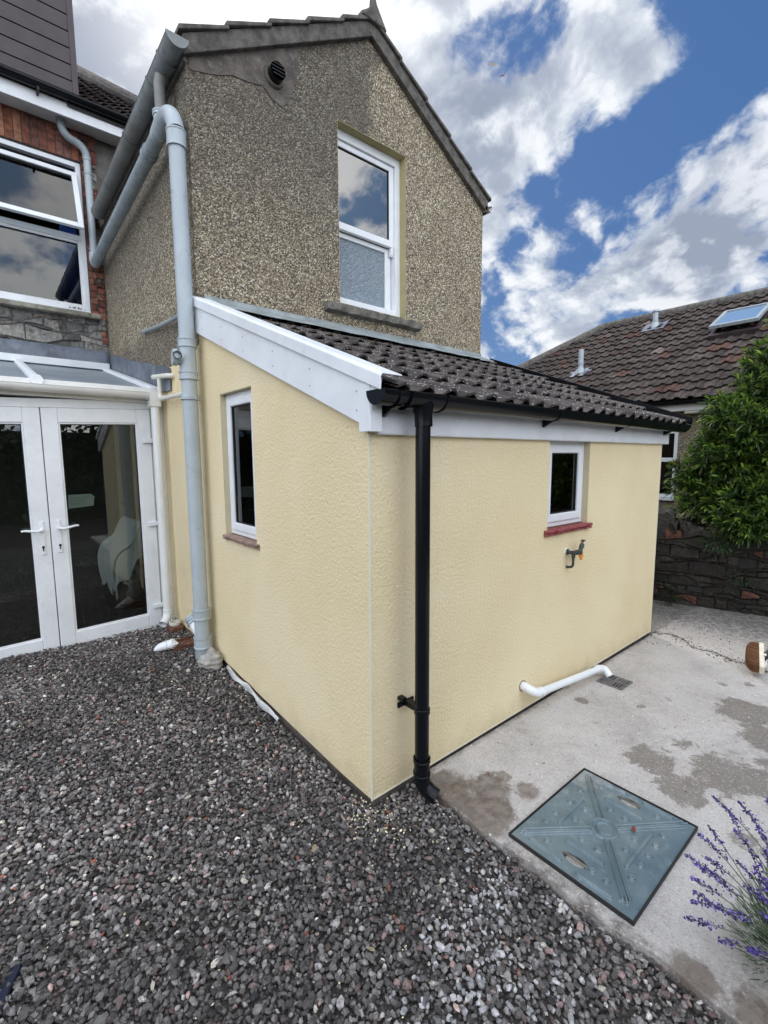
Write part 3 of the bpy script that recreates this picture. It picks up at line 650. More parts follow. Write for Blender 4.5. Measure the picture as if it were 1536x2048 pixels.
# barge board + verge trim + fascia
mb = MB()
bz = lambda y: 1.745+SL*(y+.03)
mb.prism([(-.032, -.035, bz(-.035)), (-.032, 1.99, bz(1.99)), (-.032, 1.99, bz(1.99)+.235), (-.032, -.10, bz(-.10)+.225)][::-1], (.030, 0, 0))
mb.build('barge_board', 'upvc', ext, bevel=.003)
mb = MB(); mb.prism([(-.036, -.058, 1.728), (.028, -.058, 1.728), (.028, -.058, 1.905), (-.036, -.058, 1.905)][::-1], (0, .056, 0))
mb.box(-.0365, -.033, -.058, .02, 1.7285, 1.93); mb.build('box_end', 'upvc', ext, bevel=.003)
mb = MB(); n_ = [(-.046, .0), (-.046, .058), (-.034, .070), (.075, .070), (.075, .064), (-.030, .064), (-.038, .054), (-.038, .0)]
zt = lambda y: bz(y)+.185
y0_, y1_ = -.135, 2.006
a = [(x, y0_, zt(y0_)+z) for x, z in n_]; mb.prism(a, (0, y1_-y0_, SL*(y1_-y0_))); mb.build('verge_trim', 'upvc', ext, bevel=.003)
for y in (.04, .42, .80, 1.18, 1.50, 1.85):
    for dz in (.05, .13):
        mb = MB(); mb.tube([(-.0325, y, bz(y)+dz), (-.0345, y, bz(y)+dz)], .0035, 8); mb.build('nail_cap', 'grey_dark', ext)
mb = MB(); mb.box(.028, 3.335, -.030, -.004, 1.722, 1.868); mb.box(.028, 3.335, -.030, .01, 1.7185, 1.7215); mb.build('fascia', 'upvc', ext, bevel=.003)
mb = MB(); mb.prism([(3.29, -.029, 1.7225), (3.29, 1.99, bz(1.99)), (3.29, 1.99, bz(1.99)+.15), (3.29, -.029, 1.866)][::-1], (.030, 0, 0)); mb.build('barge_board', 'upvc', ext)
mb = MB(); mb.prism([(.0, -.10, 1.862), (3.44, -.10, 1.862), (3.44, -.10, 1.878), (.0, -.10, 1.878)][::-1], (0, 2.1, 2.1*SL)); mb.build('roof_deck', 'blackmatt', ext)
ca = sqrt(1+SL*SL)
tile_roof('tiles', (.05, -.128, 1.884), (1, 0, 0), (0, 1, SL), 3.41, 2.155*ca, .1485, .355, .033, .080, 'tile', ext, flat_phase=.28, lift=.014, taper=.62,
          tints=lambda r_: (lambda g: (g, g*.98, g*.97))(r_.uniform(.6, 1.4)), sample=10)
mb = MB(); mb.prism([(3.44, -.16, 1.885), (3.475, -.16, 1.885), (3.475, -.16, 1.945), (3.44, -.16, 1.945)][::-1], (0, 2.17, 2.17*SL)); mb.build('verge_trim', 'black', ext, label='black verge trim on the far roof edge')
mb = MB(); mb.prism([(3.30, -.10, 1.953), (3.47, -.10, 1.953), (3.47, -.10, 1.958), (3.30, -.10, 1.958)][::-1], (0, 2.0, 2.0*SL))
# lead apron at the top of the roof
mb = MB(); xs_ = np.linspace(.05, 3.27, 60); vs = []; fs = []
for i, x in enumerate(xs_):
    wv = .006*sin(x*9)+.004*sin(x*23)
    vs += [(x, D-.004, 2.818), (x, D-.012, 2.785), (x, D-.185+wv, 2.712+wv*.6), (x, D-.20+wv, 2.698+wv*.6)]
for i in range(59):
    for j in range(3): fs.append((i*4+j, i*4+j+1, i*4+j+5, i*4+j+4))
mb.add(vs, fs); o = mb.build('lead_flashing', 'lead_pale', ext, True); sm = o.modifiers.new('s', 'SOLIDIFY'); sm.thickness = .004

# gutter and downpipe on the extension
gut = thing('gutter', 'black half round gutter along the low eave of the yellow extension', 'gutter', (1.7, -.11, 1.86))
def half_gutter(mb, p0, p1, r, n=14, th=.004):
    p0, p1 = Vector(p0), Vector(p1); a = (p1-p0).normalized(); s_ = Vector((0, 0, 1)).cross(a).normalized(); u_ = Vector((0, 0, 1))
    prof = [(cos(pi+pi*i/n)*r, sin(pi+pi*i/n)*r) for i in range(n+1)]; prof = [(-r-.004, .004)]+prof+[(r+.004, .004)]
    ins = [(x*(1-th/r), z*(1-th/r)+.001) for x, z in prof[1:-1]][::-1]
    full = prof+ins; N_ = len(full); vs = [p+s_*x+u_*z for p in (p0, p1) for x, z in full]
    fs = [(i, (i+1) % N_, N_+(i+1) % N_, N_+i) for i in range(N_)] + [tuple(range(N_))[::-1], tuple(range(N_, 2*N_))]
    mb.add(vs, fs)
def half_disc(mb, p, a, r, th=.006, n=14):
    p = Vector(p); a = Vector(a).normalized(); s_ = Vector((0, 0, 1)).cross(a).normalized()
    poly = [p+s_*(cos(pi+pi*i/n)*r)+Vector((0, 0, 1))*(sin(pi+pi*i/n)*r+.003) for i in range(n+1)]; mb.prism(poly, a*th)
GY, GZ, GR = -.102, 1.889, .058
mb = MB(); half_gutter(mb, (-.035, GY, GZ), (3.43, GY, GZ-.012), GR); mb.build('trough', 'black', gut, True)
mb = MB(); half_disc(mb, (-.043, GY, GZ+.002), (1, 0, 0), GR+.004, .010); mb.build('end_cap', 'black', gut, True)
mb = MB(); half_disc(mb, (3.43, GY, GZ-.010), (1, 0, 0), GR+.004, .010); mb.build('end_cap', 'black', gut, True)
for x in (.055, 1.315, 2.289, 3.20):
    mb = MB(); n = 12
    pts = [(GY+cos(pi+pi*i/n)*(GR+.006), GZ-.004+sin(pi+pi*i/n)*(GR+.006)) for i in range(n+1)]
    pts2 = [(GY+cos(pi+pi*i/n)*(GR+.001), GZ-.002+sin(pi+pi*i/n)*(GR+.001)) for i in range(n+1)][::-1]
    mb.prism([(x-.014, y, z) for y, z in pts+pts2], (.028, 0, 0))
    mb.prism([(x-.010, -.042, GZ-.02), (x-.010, -.031, GZ-.01), (x-.010, -.031, GZ-.098), (x-.010, -.042, GZ-.094), (x-.010, GY-.01, GZ-.062), (x-.010, GY+.02, GZ-.0585)], (.020, 0, 0))
    mb.build('bracket', 'black', gut, bevel=.002)
mb = MB()
half_gutter(mb, (.105, GY, GZ), (.335, GY, GZ), GR+.007)
for x in (.105, .32): half_gutter(mb, (x, GY, GZ), (x+.014, GY, GZ), GR+.012)
mb.tube([(.217, GY-.008, GZ-.030), (.217, GY-.012, GZ-.062), (.217, GY-.014, GZ-.085), (.217, GY-.016, GZ-.135)], [.052, .046, .040, .040], 28, False)
mb.build('running_outlet', 'black', gut, True)
dp = thing('downpipe', 'round black downpipe with an angled shoe at the corner of the yellow extension', 'downpipe', (.217, -.115, 0))
DY = -.114
mb = MB(); mb.tube([(.217, DY, 1.765), (.217, DY, .14)], .034, 32); mb.build('pipe', 'black', dp, True)
def clip(z, tabs=True):
    mb = MB(); mb.tube([(.217, DY, z+.014), (.217, DY, z-.014)], .0385, 28)
    mb.box(.197, .237, DY+.03, -.003, z-.012, z+.012); mb.box(.158, .262, -.012, -.002, z-.013, z+.013)
    mb.build('pipe_clip', 'black', dp, True, bevel=.002)
clip(.425)
mb = MB(); mb.box(.160, .188, -.040, -.002, .452, .470); mb.build('clip_lug', 'black', dp, bevel=.002)
mb = MB(); mb.tube([(.217, DY, .185), (.217, DY, .08)], .038, 28); mb.collar((.217, DY, .175), (0, 0, 1), .034, .02, .042); mb.collar((.217, DY, .105), (0, 0, 1), .034, .02, .042)
sh = arc((.217, DY, .09), (.217, DY, .030), (.248, DY-.070, .004), 8); vs0 = len(mb.v)
mb.tube(sh, .0385, 28, False); mb.tube(sh[::-1], .0345, 28, False)
mb.build('shoe', 'black', dp, True)
mb = MB(); c_ = Vector(sh[-3]); mb.tube([c_, c_+Vector((.0003, -.001, -.0005))], .0343, 24); mb.build('bore', 'hole', dp)

# waste pipe + drain
wp = thing('waste_pipe', 'white plastic waste pipe leaving the front wall low and ending over the drain', 'pipe', (1.6, -.05, .15))
mb = MB(); mb.tube([(1.225, .01, .170), (1.225, -.02, .170)] + arc((1.225, -.03, .169), (1.235, -.082, .150), (1.285, -.086, .138), 7), .028, 20); mb.build('elbow', 'white_pipe', wp, True)
mb = MB(); mb.tube([(1.285, -.086, .138), (2.06, -.100, .062)], .0235, 20); mb.collar((1.30, -.0862, .1365), (1, -.02, -.098), .02, .03, .030); mb.build('run', 'white_pipe', wp, True)
mb = MB(); mb.tube(arc((2.045, -.100, .0635), (2.105, -.101, .060), (2.108, -.128, .045), 7)+[Vector((2.104, -.160, .013))], .027, 20); mb.collar((2.045, -.0998, .0635), (1, -.02, -.098), .02, .02, .031); mb.build('elbow', 'white_pipe', wp, True)
mb = MB(); mb.tube([(1.225, .003, .170), (1.225, -.003, .170)], .036, 20); mb.build('wall_seal', 'browntile', wp)
dr = thing('drain_grate', 'square cast iron drain grate set in the concrete under the white waste pipe', 'drain', (2.065, -.212, .004))
mb = MB(); gx, gy, gh = 2.065, -.212, .078
mb.box(gx-gh, gx+gh, gy-gh, gy+gh, .0015, .003); mb.build('gully', 'hole', dr)
mb = MB(); frame_boxes_ = [(gx-gh-.012, gx+gh+.012, gy-gh-.012, gy-gh), (gx-gh-.012, gx+gh+.012, gy+gh, gy+gh+.012), (gx-gh-.012, gx-gh, gy-gh, gy+gh), (gx+gh, gx+gh+.012, gy-gh, gy+gh)]
for q in frame_boxes_: mb.box(*q, .0015, .010)
mb.build('frame', 'iron', dr, bevel=.002)
mb = MB()
for sx_, sy_, hor in ((0, 0, 1), (1, 0, 0), (0, 1, 0), (1, 1, 1)):
    for i in range(4):
        t = (i+.5)/4
        x0_, y0q = gx-gh+sx_*gh, gy-gh+sy_*gh
        if hor: mb.box(x0_+.006, x0_+gh-.006, y0q+t*gh-.004, y0q+t*gh+.004, .003, .009)
        else: mb.box(x0_+t*gh-.004, x0_+t*gh+.004, y0q+.006, y0q+gh-.006, .003, .009)
mb.box(gx-.005, gx+.005, gy-gh, gy+gh, .0031, .0095); mb.box(gx-gh, gx-.005, gy-.005, gy+.005, .0031, .0095); mb.box(gx+.005, gx+gh, gy-.005, gy+.005, .0031, .0095)
mb.build('grate', 'iron', dr)

# tap
tp = thing('garden_tap', 'black outdoor tap with an orange hose connector on the yellow wall below the red sill', 'tap', (1.70, -.02, .975))
mb = MB(); mb.tube([(1.705, .002, .975), (1.705, -.008, .975)], .026, 20); mb.build('wall_flange', 'upvc_old', tp, True)
mb = MB()
TY = -.055
mb.tube([(1.705, .0, .972), (1.705, -.012, .972), (1.705, -.013, .972), (1.705, TY+.01, .972)], [.021, .021, .013, .013], 16)
mb.tube([(1.700, TY, .975), (1.730, TY, .972), (1.7301, TY, .972), (1.760, TY, .968), (1.7601, TY, .968), (1.80, TY, .972)], [.013, .013, .017, .017, .012, .013], 16)
mb.tube([(1.785, TY, .970), (1.803, TY, .998), (1.8031, TY, .9981), (1.815, TY, 1.022), (1.8151, TY, 1.0221), (1.822, TY, 1.040)], [.014, .014, .017, .014, .006, .006], 16)
mb.tube([(1.797, TY, .972), (1.802, TY, .945)], [.013, .010], 16); mb.build('body', 'tap', tp, True)
mb = MB(); mb.tube([(1.796, TY, 1.043), (1.850, TY, 1.040)], .005, 10); mb.tube([(1.823, TY, 1.036), (1.823, TY, 1.048)], .010, 12); mb.build('handle', 'tap', tp, True)
mb = MB(); mb.tube([(1.802, TY, .950), (1.803, TY, .932), (1.8031, TY, .9319), (1.806, TY, .912)], [.015, .015, .009, .009], 16); mb.build('hose_connector', 'orange', tp, True)
mb = MB(); mb.tube([(1.712, TY+.005, .970), (1.714, TY+.008, .935)], .0125, 14); mb.tube([(1.714, TY+.008, .94)]+arc((1.714, TY+.008, .895), (1.714, TY+.008, .872), (1.712, TY+.03, .868), 5)+[Vector((1.711, .0, .867))], .0085, 14); mb.build('feed_pipe', 'tap', tp, True)

# ------------------------------------------------------------------ two storey wing
wing = thing('pebbledash_wing', 'two storey gabled rear wing finished in brown pebbledash', 'building', (L/2, D, 0))
gx0, gx1, gz0, gz1 = 1.271, 2.077, 3.005, 4.518
zt_ = lambda x: HE+(HA-HE)*(1-abs(x-GX)/GX)
mb = MB()
def gp(poly): mb.prism([(x, D, z) for x, z in poly][::-1], (0, .26, 0))
gp([(0, .0), (gx0, .0), (gx0, zt_(gx0)), (0, HE)]); gp([(gx1, .0), (L, .0), (L, HE), (gx1, zt_(gx1))])
gp([(gx0, .0), (gx1, .0), (gx1, gz0), (gx0, gz0)]); gp([(gx0, gz1), (gx1, gz1), (gx1, zt_(gx1)), (GX, HA), (gx0, zt_(gx0))])
mb.prism([(0, D+.26, 0), (0, MY+.02, 0), (0, MY+.02, HE), (0, D+.26, HE)], (.22, 0, 0)); mb.prism([(L, D+.26, 0), (L, MY+.02, 0), (L, MY+.02, HE), (L, D+.26, HE)][::-1], (-.22, 0, 0))
mb.build('wall', 'pebble', wing)
# lower left wall painted yellow, edge ragged
mb = MB(); pl = [(D+.001, .085), (3.16, .10), (3.16, 2.20), (2.95, 2.36), (2.76, 2.40), (2.55, 2.405), (2.33, 2.385), (2.12, 2.43), (D+.001, 2.46)]
mb.prism([(-.0018, y, z) for y, z in pl], (.0014, 0, 0)); mb.build('yellow_render', 'render', wing)
mb = MB(); reveals(mb, 'x', gx0, gx1, gz0, gz1, D+.001, D+.12); mb.build('window_reveal', simple('olive_cream_reveal', (.42, .36, .19), .85, .08, 8), wing)
# sash window
mb = MB(); frame_boxes(mb, 'x', gx0-.045, gx1-.004, gz0+.03, gz1-.004, D+.085, D+.22, .060, .05, .075); sw = mb.build('sash_window', 'upvc', wing, bevel=.004)
mb = MB(); frame_boxes(mb, 'x', gx0+.015, gx1-.066, 3.690, gz1-.081, D+.105, D+.145, .060, .065, .050); mb.build('upper_sash', 'upvc', sw, bevel=.006)
mb = MB(); mb.box(gx0+.073, gx1-.124, D+.123, D+.129, 3.753, gz1-.129); mb.build('pane', 'glass', sw)
mb = MB(); frame_boxes(mb, 'x', gx0+.018, gx1-.070, 3.057, 3.688, D+.150, D+.190, .075, .055, .045); mb.build('lower_sash', 'upvc', sw, bevel=.006)
mb = MB(); mb.box(gx0+.090, gx1-.143, D+.167, D+.173, 3.110, 3.645); mb.build('pane', 'obscure', sw, label='obscured leaf patterned lower pane')
for x in (gx0+.020, gx1-.105):
    mb = MB(); mb.prism([(x, D+.108, 3.6895), (x, D+.108, 3.625), (x, D+.118, 3.605), (x, D+.135, 3.612), (x, D+.143, 3.65), (x, D+.143, 3.6895)], (.035, 0, 0)); mb.build('sash_horn', 'upvc', sw, bevel=.003)
mb = MB(); frame_boxes(mb, 'x', gx0+.071, gx1-.122, 3.750, gz1-.127, D+.112, D+.1225, .009); mb.build('gasket', 'blackmatt', sw)
mb = MB()
xs_ = np.linspace(1.10, 2.245, 24); vs = []; fs = []
for i, x in enumerate(xs_):
    j = lambda a: a*random.uniform(-1, 1)
    vs += [(x, D-.062+j(.005), 2.915+j(.006)), (x, D-.066+j(.006), 2.975+j(.005)), (x, D+.10, 2.998)]
for i in range(23):
    fs += [(i*3, i*3+3, i*3+4, i*3+1), (i*3+1, i*3+4, i*3+5, i*3+2)]
b_ = len(vs); vs += [(1.10, D+.002, 2.90), (2.245, D+.002, 2.90)]
fs += [(0, 1, 2, b_), (69, b_+1, 71, 70), tuple([b_, b_+1]+[i*3 for i in range(23, -1, -1)])]
mb.add(vs, fs); mb.build('window_sill', 'dark_sill', sw)
# room behind the sash
mb = MB(); mb.box(.25, 3.0, D+.9, D+.92, 2.6, 4.6); mb.box(.25, 3.0, D+.27, D+.9, 4.45, 4.47); mb.box(.25, 3.0, D+.27, D+.9, 2.60, 2.62); mb.build('room_lining', 'plaster', wing)
# cement patch under the verge and flue terminal
mb = MB(); rnd = random.Random(8); pts = []
tops = [(.02, 4.40), (.9, 4.90)]
low = [(.90, 4.72), (.86, 4.60), (.80, 4.44), (.74, 4.38), (.66, 4.40), (.58, 4.46), (.50, 4.44), (.42, 4.43), (.33, 4.42), (.25, 4.38), (.17, 4.35), (.09, 4.33), (.02, 4.31)]
poly = [(x, D-.006, z) for x, z in tops+low]; mb.prism(poly, (0, .007, 0)); mb.build('cement_patch', 'patch', wing)
# verge: undercloak band and stepped tile ends
def verge_side(sgn):
    mb = MB(); mb2 = MB(); n_ = 5; slope = (HA-HE)/GX
    x_e = -.03; Ltot = GX+.03
    for band, (zo0, zo1, yf) in enumerate(((-.010, .120, D-.050),)):
        pts = [(x_e, HE+x_e*slope+zo0), (GX, HA+zo0), (GX, HA+zo1), (x_e, HE+x_e*slope+zo1)]
        if sgn > 0: pts = [(2*GX-x, z) for x, z in pts][::-1]
        mb.prism([(x, yf, z) for x, z in pts][::-1], (0, .16, 0))
    n_ = 5
    for i in range(n_):
        xa = x_e-.03+(Ltot+.03)*i/n_; xb = x_e-.03+(Ltot+.03)*(i+1)/n_+(.02 if i < n_-1 else 0)
        z0 = HE+xa*slope+.120; z1_ = HE+xb*slope+.120
        pts = [(xa, z0+.012), (xb, z1_-.012), (xb, z1_+.014), (xa, z0+.046)]
        if sgn > 0: pts = [(2*GX-x, z) for x, z in pts][::-1]
        mb2.prism([(x, D-.075, z) for x, z in pts][::-1], (0, .30, 0))
    mb.build('verge', 'verge', wing, bevel=.006); mb2.build('verge_tiles', 'verge', wing, bevel=.006)
verge_side(-1); verge_side(1)
sl2 = (HA-HE)/GX; tnt = lambda r_: (lambda g: (g, g*.95, g*.92))(r_.uniform(.7, 1.3))
tile_roof('roof_tiles', (-.07, MY+1.3, HE-.07*sl2+.105), (0, -1, 0), (1, 0, sl2), MY+1.3-D-.20, (GX+.07)*sqrt(1+sl2**2), .15, .30, .03, .08, 'tile_main', wing, tints=tnt, sample=5)
tile_roof('roof_tiles', (L+.07, D+.20, HE-.07*sl2+.105), (0, 1, 0), (-1, 0, sl2), MY+1.3-D-.20, (GX+.07)*sqrt(1+sl2**2), .15, .30, .03, .08, 'tile_main', wing, tints=tnt, sample=5)
# ridge tile with turned up end
mb = MB(); a0 = Vector((GX, D-.10, HA+.115))
for i in range(5):
    y0_ = D-.07+i*.45; mb.prism([(GX-.15, y0_, HA+.055), (GX-.13, y0_, HA+.115), (GX, y0_, HA+.215), (GX+.13, y0_, HA+.115), (GX+.15, y0_, HA+.055), (GX+.12, y0_, HA+.05), (GX, y0_, HA+.165), (GX-.12, y0_, HA+.05)], (0, .46 if i else .45, .0))
mb.build('ridge_tiles', 'verge', wing, bevel=.006)
mb = MB()
mb.prism([(GX-.135, D-.085, HA+.085), (GX-.03, D-.085, HA+.20), (GX-.022, D-.085, HA+.275), (GX+.012, D-.085, HA+.285), (GX+.03, D-.085, HA+.23), (GX+.145, D-.085, HA+.075)][::-1], (0, .05, 0)); mb.build('ridge_finial', 'verge', wing, bevel=.012)
mb = MB(); mb.prism([(L-.01, D-.05, HE-.03), (L+.10, D-.05, HE+.05), (L+.10, D-.05, HE+.065), (L-.01, D-.05, HE+.03)][::-1], (0, .3, 0)); mb.build('kneeler', 'verge', wing)
g3 = thing('gutter', 'short visible end of a white gutter at the right eave of the pebbledash gable', 'gutter', (L+.09, D, HE))
mb = MB(); half_gutter(mb, (L+.075, D-.05, HE+.055), (L+.075, MY, HE+.055), .055); mb.build('trough', 'upvc_old', g3, True)
vt = thing('wall_vent', 'round black louvred vent high on the gable below the verge', 'vent', (.672, D, 4.565))
mb = MB(); cx0, cz0 = .672, 4.565
mb.tube([(cx0, D-.004, cz0), (cx0, D-.030, cz0)], [.088, .080], 28); mb.build('cement_collar', 'patch', vt, True)
mb = MB(); mb.tube([(cx0, D-.03, cz0), (cx0, D-.085, cz0)], .062, 28, False); mb.tube([(cx0, D-.05, cz0), (cx0, D-.055, cz0)], .060, 28); mb.build('cowl', 'black', vt, True)
mb = MB()
for i in range(4):
    z = cz0-.035+i*.024; hw = sqrt(max(0, .058**2-(z-cz0)**2)); mb.box(cx0-hw, cx0+hw, D-.095, D-.060, z-.003, z+.004)
mb.build('louvres', 'black', vt)

# ------------------------------------------------------------------ main house (left, behind)
house = thing('main_house', 'main house rear wall of rubble stone and red brick behind the conservatory', 'building', (-2, MY, 0))
wx1, wx0, wz0, wz1 = -.175, -2.3, 3.365, 5.030
mb = MB(); wall_with_hole(mb, 'x', -4.2, .0, 0, 5.5, MY, MY+.28, (wx0, wx1, wz0, wz1)); wall_with_hole(mb, 'x', .0, 3.9, 0, 5.5, MY+.02, MY+.28); mb.build('wall_backing', 'mortar', house)
rnd = random.Random(21)
mb = MB()
cells = rubble_cells(3.98, .50, .035, .11, STONE, rnd, dz=(.006, .035), gap=.008, wr=(1.0, 3.6)); blocks(mb, (-4.0, MY, 2.86), (1, 0, 0), (0, 0, 1), (0, -1, 0), cells)
def quoin_skip(x, z): return not (x > -.085+ (0))
cells = rubble_cells(.075, 2.35, .07, .13, STONE, rnd, dz=(.01, .024)); blocks(mb, (-.079, MY, 3.0), (1, 0, 0), (0, 0, 1), (0, -1, 0), cells)
mb.build('stone_wall', 'rubble', house, col=True)
mb = MB()
cells = brick_cells(-.165, -.085, 3.32, 5.06, .11, .075, BRICK, rnd); cells += brick_cells(-.088, -.002, 3.30, 3.75, .11, .075, BRICK, rnd)
cells += brick_cells(-.088, -.002, 3.78, 3.95, .11, .075, BRICK, rnd); cells += brick_cells(-.088, -.002, 4.35, 4.80, .11, .075, BRICK, rnd); cells += brick_cells(-.08, -.002, 3.02, 3.18, .11, .075, BRICK, rnd)
cells += brick_cells(-4.0, -.17, 5.045, 5.375, .075, .40, [(.28, .10, .055), (.22, .08, .05), (.31, .14, .08), (.18, .08, .06)], rnd, offs=0)
cells += brick_cells(-.17, -.002, 5.06, 5.375, .22, .075, BRICK, rnd)
blocks(mb, (0, MY-.022, 0), (1, 0, 0), (0, 0, 1), (0, -1, 0), cells); mb.box(-4.0, -.165, MY-.022, MY-.002, 5.045, 5.375, c=(.10, .08, .07)); mb.box(-.165, -.085, MY-.022, MY-.002, 3.32, 5.06, c=(.10, .08, .07))
mb.build('brickwork', 'brick', house, col=True)
# window: frame, open top-hung sash, fixed pane
tz = 4.20
mb = MB(); frame_boxes(mb, 'x', wx0, wx1+.004, wz0+.0, wz1, MY-.010, MY+.06, .050, .055, .05); mb.box(wx0+.05, wx1-.046, MY-.008, MY+.058, tz-.03, tz+.03)
fz = mb.build('window', 'upvc', house, bevel=.004)
mb = MB(); frame_boxes(mb, 'x', wx0+.05, wx1-.046, wz0+.055, tz-.03, MY+.004, MY+.04, .030); mb.build('fixed_light', 'upvc', fz, bevel=.004)
mb = MB(); mb.box(wx0+.08, wx1-.078, MY+.015, MY+.021, wz0+.085, tz-.06); mb.build('pane', 'glass_house', fz)
Hh = wz1-.085-(tz+.02); ang = radians(19)
Ms = Matrix.Translation((0, MY-.014, wz1-.125)) @ Matrix.Rotation(-ang, 4, 'X')
mb = MB(); x0_, x1q = wx0+.045, wx1-.040
for q in ((x0_, x0_+.055, -.02, .02, -Hh, 0), (x1q-.055, x1q, -.02, .02, -Hh, 0), (x0_+.055, x1q-.055, -.02, .02, -Hh, -Hh+.055), (x0_+.055, x1q-.055, -.02, .02, -.055, 0)): mb.box(*q, M_=Ms)
so_ = mb.build('open_sash', 'upvc', fz, bevel=.004)
mb = MB(); mb.box(x0_+.055, x1q-.055, -.003, .003, -Hh+.055, -.055, M_=Ms); so2 = mb.build('pane', 'glass_house', fz)
mb = MB(); mb.box(-4.0, wx1-.02, MY-.115, MY-.012, wz0-.075, wz0-.02); mb.box(wx1-.02, wx1+.09, MY-.115, MY-.024, wz0-.075, wz0-.02); mb.build('window_sill', 'stone_sill', fz, bevel=.008)
mb = MB(); mb.box(wx0, wx1, MY-.05, MY-.011, wz0-.019, wz0+.012); mb.build('cill_strip', 'upvc', fz, bevel=.004)
mb = MB()
for q in ((-2.9, 0, MY+2.2, MY+2.25, 2.9, 5.2), (-2.9, -2.85, MY+.3, MY+2.2, 2.9, 5.2), (-.05, 0, MY+.3, MY+2.2, 2.9, 5.2), (-2.9, 0, MY+.3, MY+2.25, 5.15, 5.2), (-2.9, 0, MY+.3, MY+2.25, 2.85, 2.9)): mb.box(*q)
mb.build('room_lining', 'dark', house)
cu = MB(); n = 40; vs = []
for i in range(n+1):
    x = -.24-.23*i/n; vs += [(x-.04*0, MY+.14+.022*sin(i*1.3), 3.3), (x*.55-.1, MY+.14+.018*sin(i*1.3), 5.0)]
cu.add(vs, [(2*i, 2*i+2, 2*i+3, 2*i+1) for i in range(n)]); o = cu.build('curtain', 'curtain', None, True, base=(-.3, MY+.14, 3.3)); tag(o, 'deep blue curtain bunched inside the upstairs window of the stone house', 'curtain'); o.modifiers.new('s', 'SOLIDIFY').thickness = .003
# soffit, fascia, gutter, dormer, roof
EX = -4.2
mb = MB(); mb.box(EX, 3.9, 4.895, MY, 5.375, 5.39); mb.build('soffit', simple('white_soffit', (.62, .62, .60), .6), house)
mb = MB(); mb.box(EX, 3.9, 4.872, 4.894, 5.33, 5.47); mb.build('fascia', 'upvc', house)
mb = MB(); sr = .70; w0 = 5.50
tile_roof('roof_tiles', (-.14, 4.80, w0), (1, 0, 0), (0, 1, sr), 4.2, 6.0, .20, .27, .032, .10, 'tile_main', house, tints=tnt, sample=5, clip=lambda u, v: u-.14 < 2.9-(v/sqrt(1+sr*sr))*.40-1.05)
mb = MB(); pA = Vector((.42, 9.45, w0+sr*4.65+.06)); pB = Vector((1.72, 5.9, w0+sr*1.1+.06))
mb.tube([pA, pB], .11, 12); mb.build('hip_tiles', 'verge', house)
mb = MB(); mb.prism([(-.3, 9.45, 0.0+w0+sr*4.65-.05), (-.3, 4.85, w0-.02), (1.9, 4.85, w0-.02), (.42, 9.45, w0+sr*4.65-.05)], (0, 0, -.05)); mb.build('roof_deck', 'blackmatt', house)
g2 = thing('gutter', 'black gutter below the dormer on the eave of the main house', 'gutter', (-1, 4.82, 5.5))
mb = MB(); half_gutter(mb, (EX, 4.812, 5.520), (1.5, 4.812, 5.520), .056); mb.build('trough', 'black', g2, True)
for x in (-2.3, -1.4, -.56, .30):
    mb = MB(); mb.box(x-.012, x+.012, 4.765, 4.871, 5.42, 5.462); mb.build('bracket', 'black', g2, bevel=.003)
dm = thing('dormer', 'roof dormer clad in dark brown horizontal boards above the main house eave', 'dormer', (-2, 5.0, 5.6))
mb = MB(); mb.box(-4.1, -.175, 4.965, 8.5, 5.58, 8.2); mb.build('core', 'blackmatt', dm)
mb = MB(); z = 5.60
while z < 8.1:
    mb.prism([(-4.1, 4.962, z), (-4.1, 4.950, z+.004), (-4.1, 4.944, z+.150), (-4.1, 4.962, z+.158)], (3.88, 0, 0)); z += .165
mb.build('cladding_boards', 'cladding', dm)
mb = MB(); mb.box(-.222, -.165, 4.936, 4.9615, 5.585, 8.2); mb.box(-.1745, -.165, 4.962, 8.5, 5.585, 8.2); mb.build('corner_trim', 'cladding', dm, bevel=.003)
mb = MB(); mb.box(-4.1, -.15, 4.90, 4.962, 5.555, 5.582); mb.build('base_flashing', 'blackmatt', dm)

# ------------------------------------------------------------------ pipes on the wing
def bands(parent, x, y, zs, r, rr, m='grey_pipe'):
    for z, h in zs:
        mb = MB(); mb.collar((x, y, z), (0, 0, 1), r, h, rr); mb.build('collar', m, parent, True)
st = thing('soil_stack', 'tall grey soil pipe running down the corner of the pebbledash wing to the gravel', 'pipe', (-.10, 2.0, .1))
PX, PY, PR = -.098, 1.985, .054
mb = MB(); mb.tube([(PX, PY, 3.86), (PX, PY, .10)], PR, 36); mb.build('pipe', 'grey_pipe', st, True)
bands(st, PX, PY, [(2.445, .060), (2.215, .055), (2.055, .020), (.430, .075), (.205, .085), (3.80, .11)], PR, .067)
mb = MB(); mb.tube([(PX, PY, 2.42), (PX, PY, 2.235)], .0585, 32); mb.build('branch_body', 'grey_pipe', st, True)
bd = Vector((-.88, .10, .04)).normalized(); bp_ = Vector((PX, PY, 2.335))
mb = MB(); mb.tube([bp_, bp_+bd*.075, bp_+bd*.0751, bp_+bd*.105], [.050, .050, .060, .056], 24); mb.build('access_boss', 'grey_pipe', st, True)
mb = MB(); bq = bp_+bd*.072; bn = Vector((-.25, -.95, .08)).normalized(); mb.tube([bq, bq+bn*.075], .030, 18, False); mb.tube([bq+bn*.075, bq+bn*.03], .025, 18, False); mb.tube([bq+bn*.03, bq+bn*.031], .025, 18); mb.build('boss_socket', 'grey_pipe', st, True)
bd2 = Vector((-.15, .62, .55)).normalized(); b2 = Vector((PX, PY, .26))
mb = MB(); mb.tube([b2, b2+bd2*.16], .050, 28); mb.build('branch_arm', 'white_pipe', st, True)
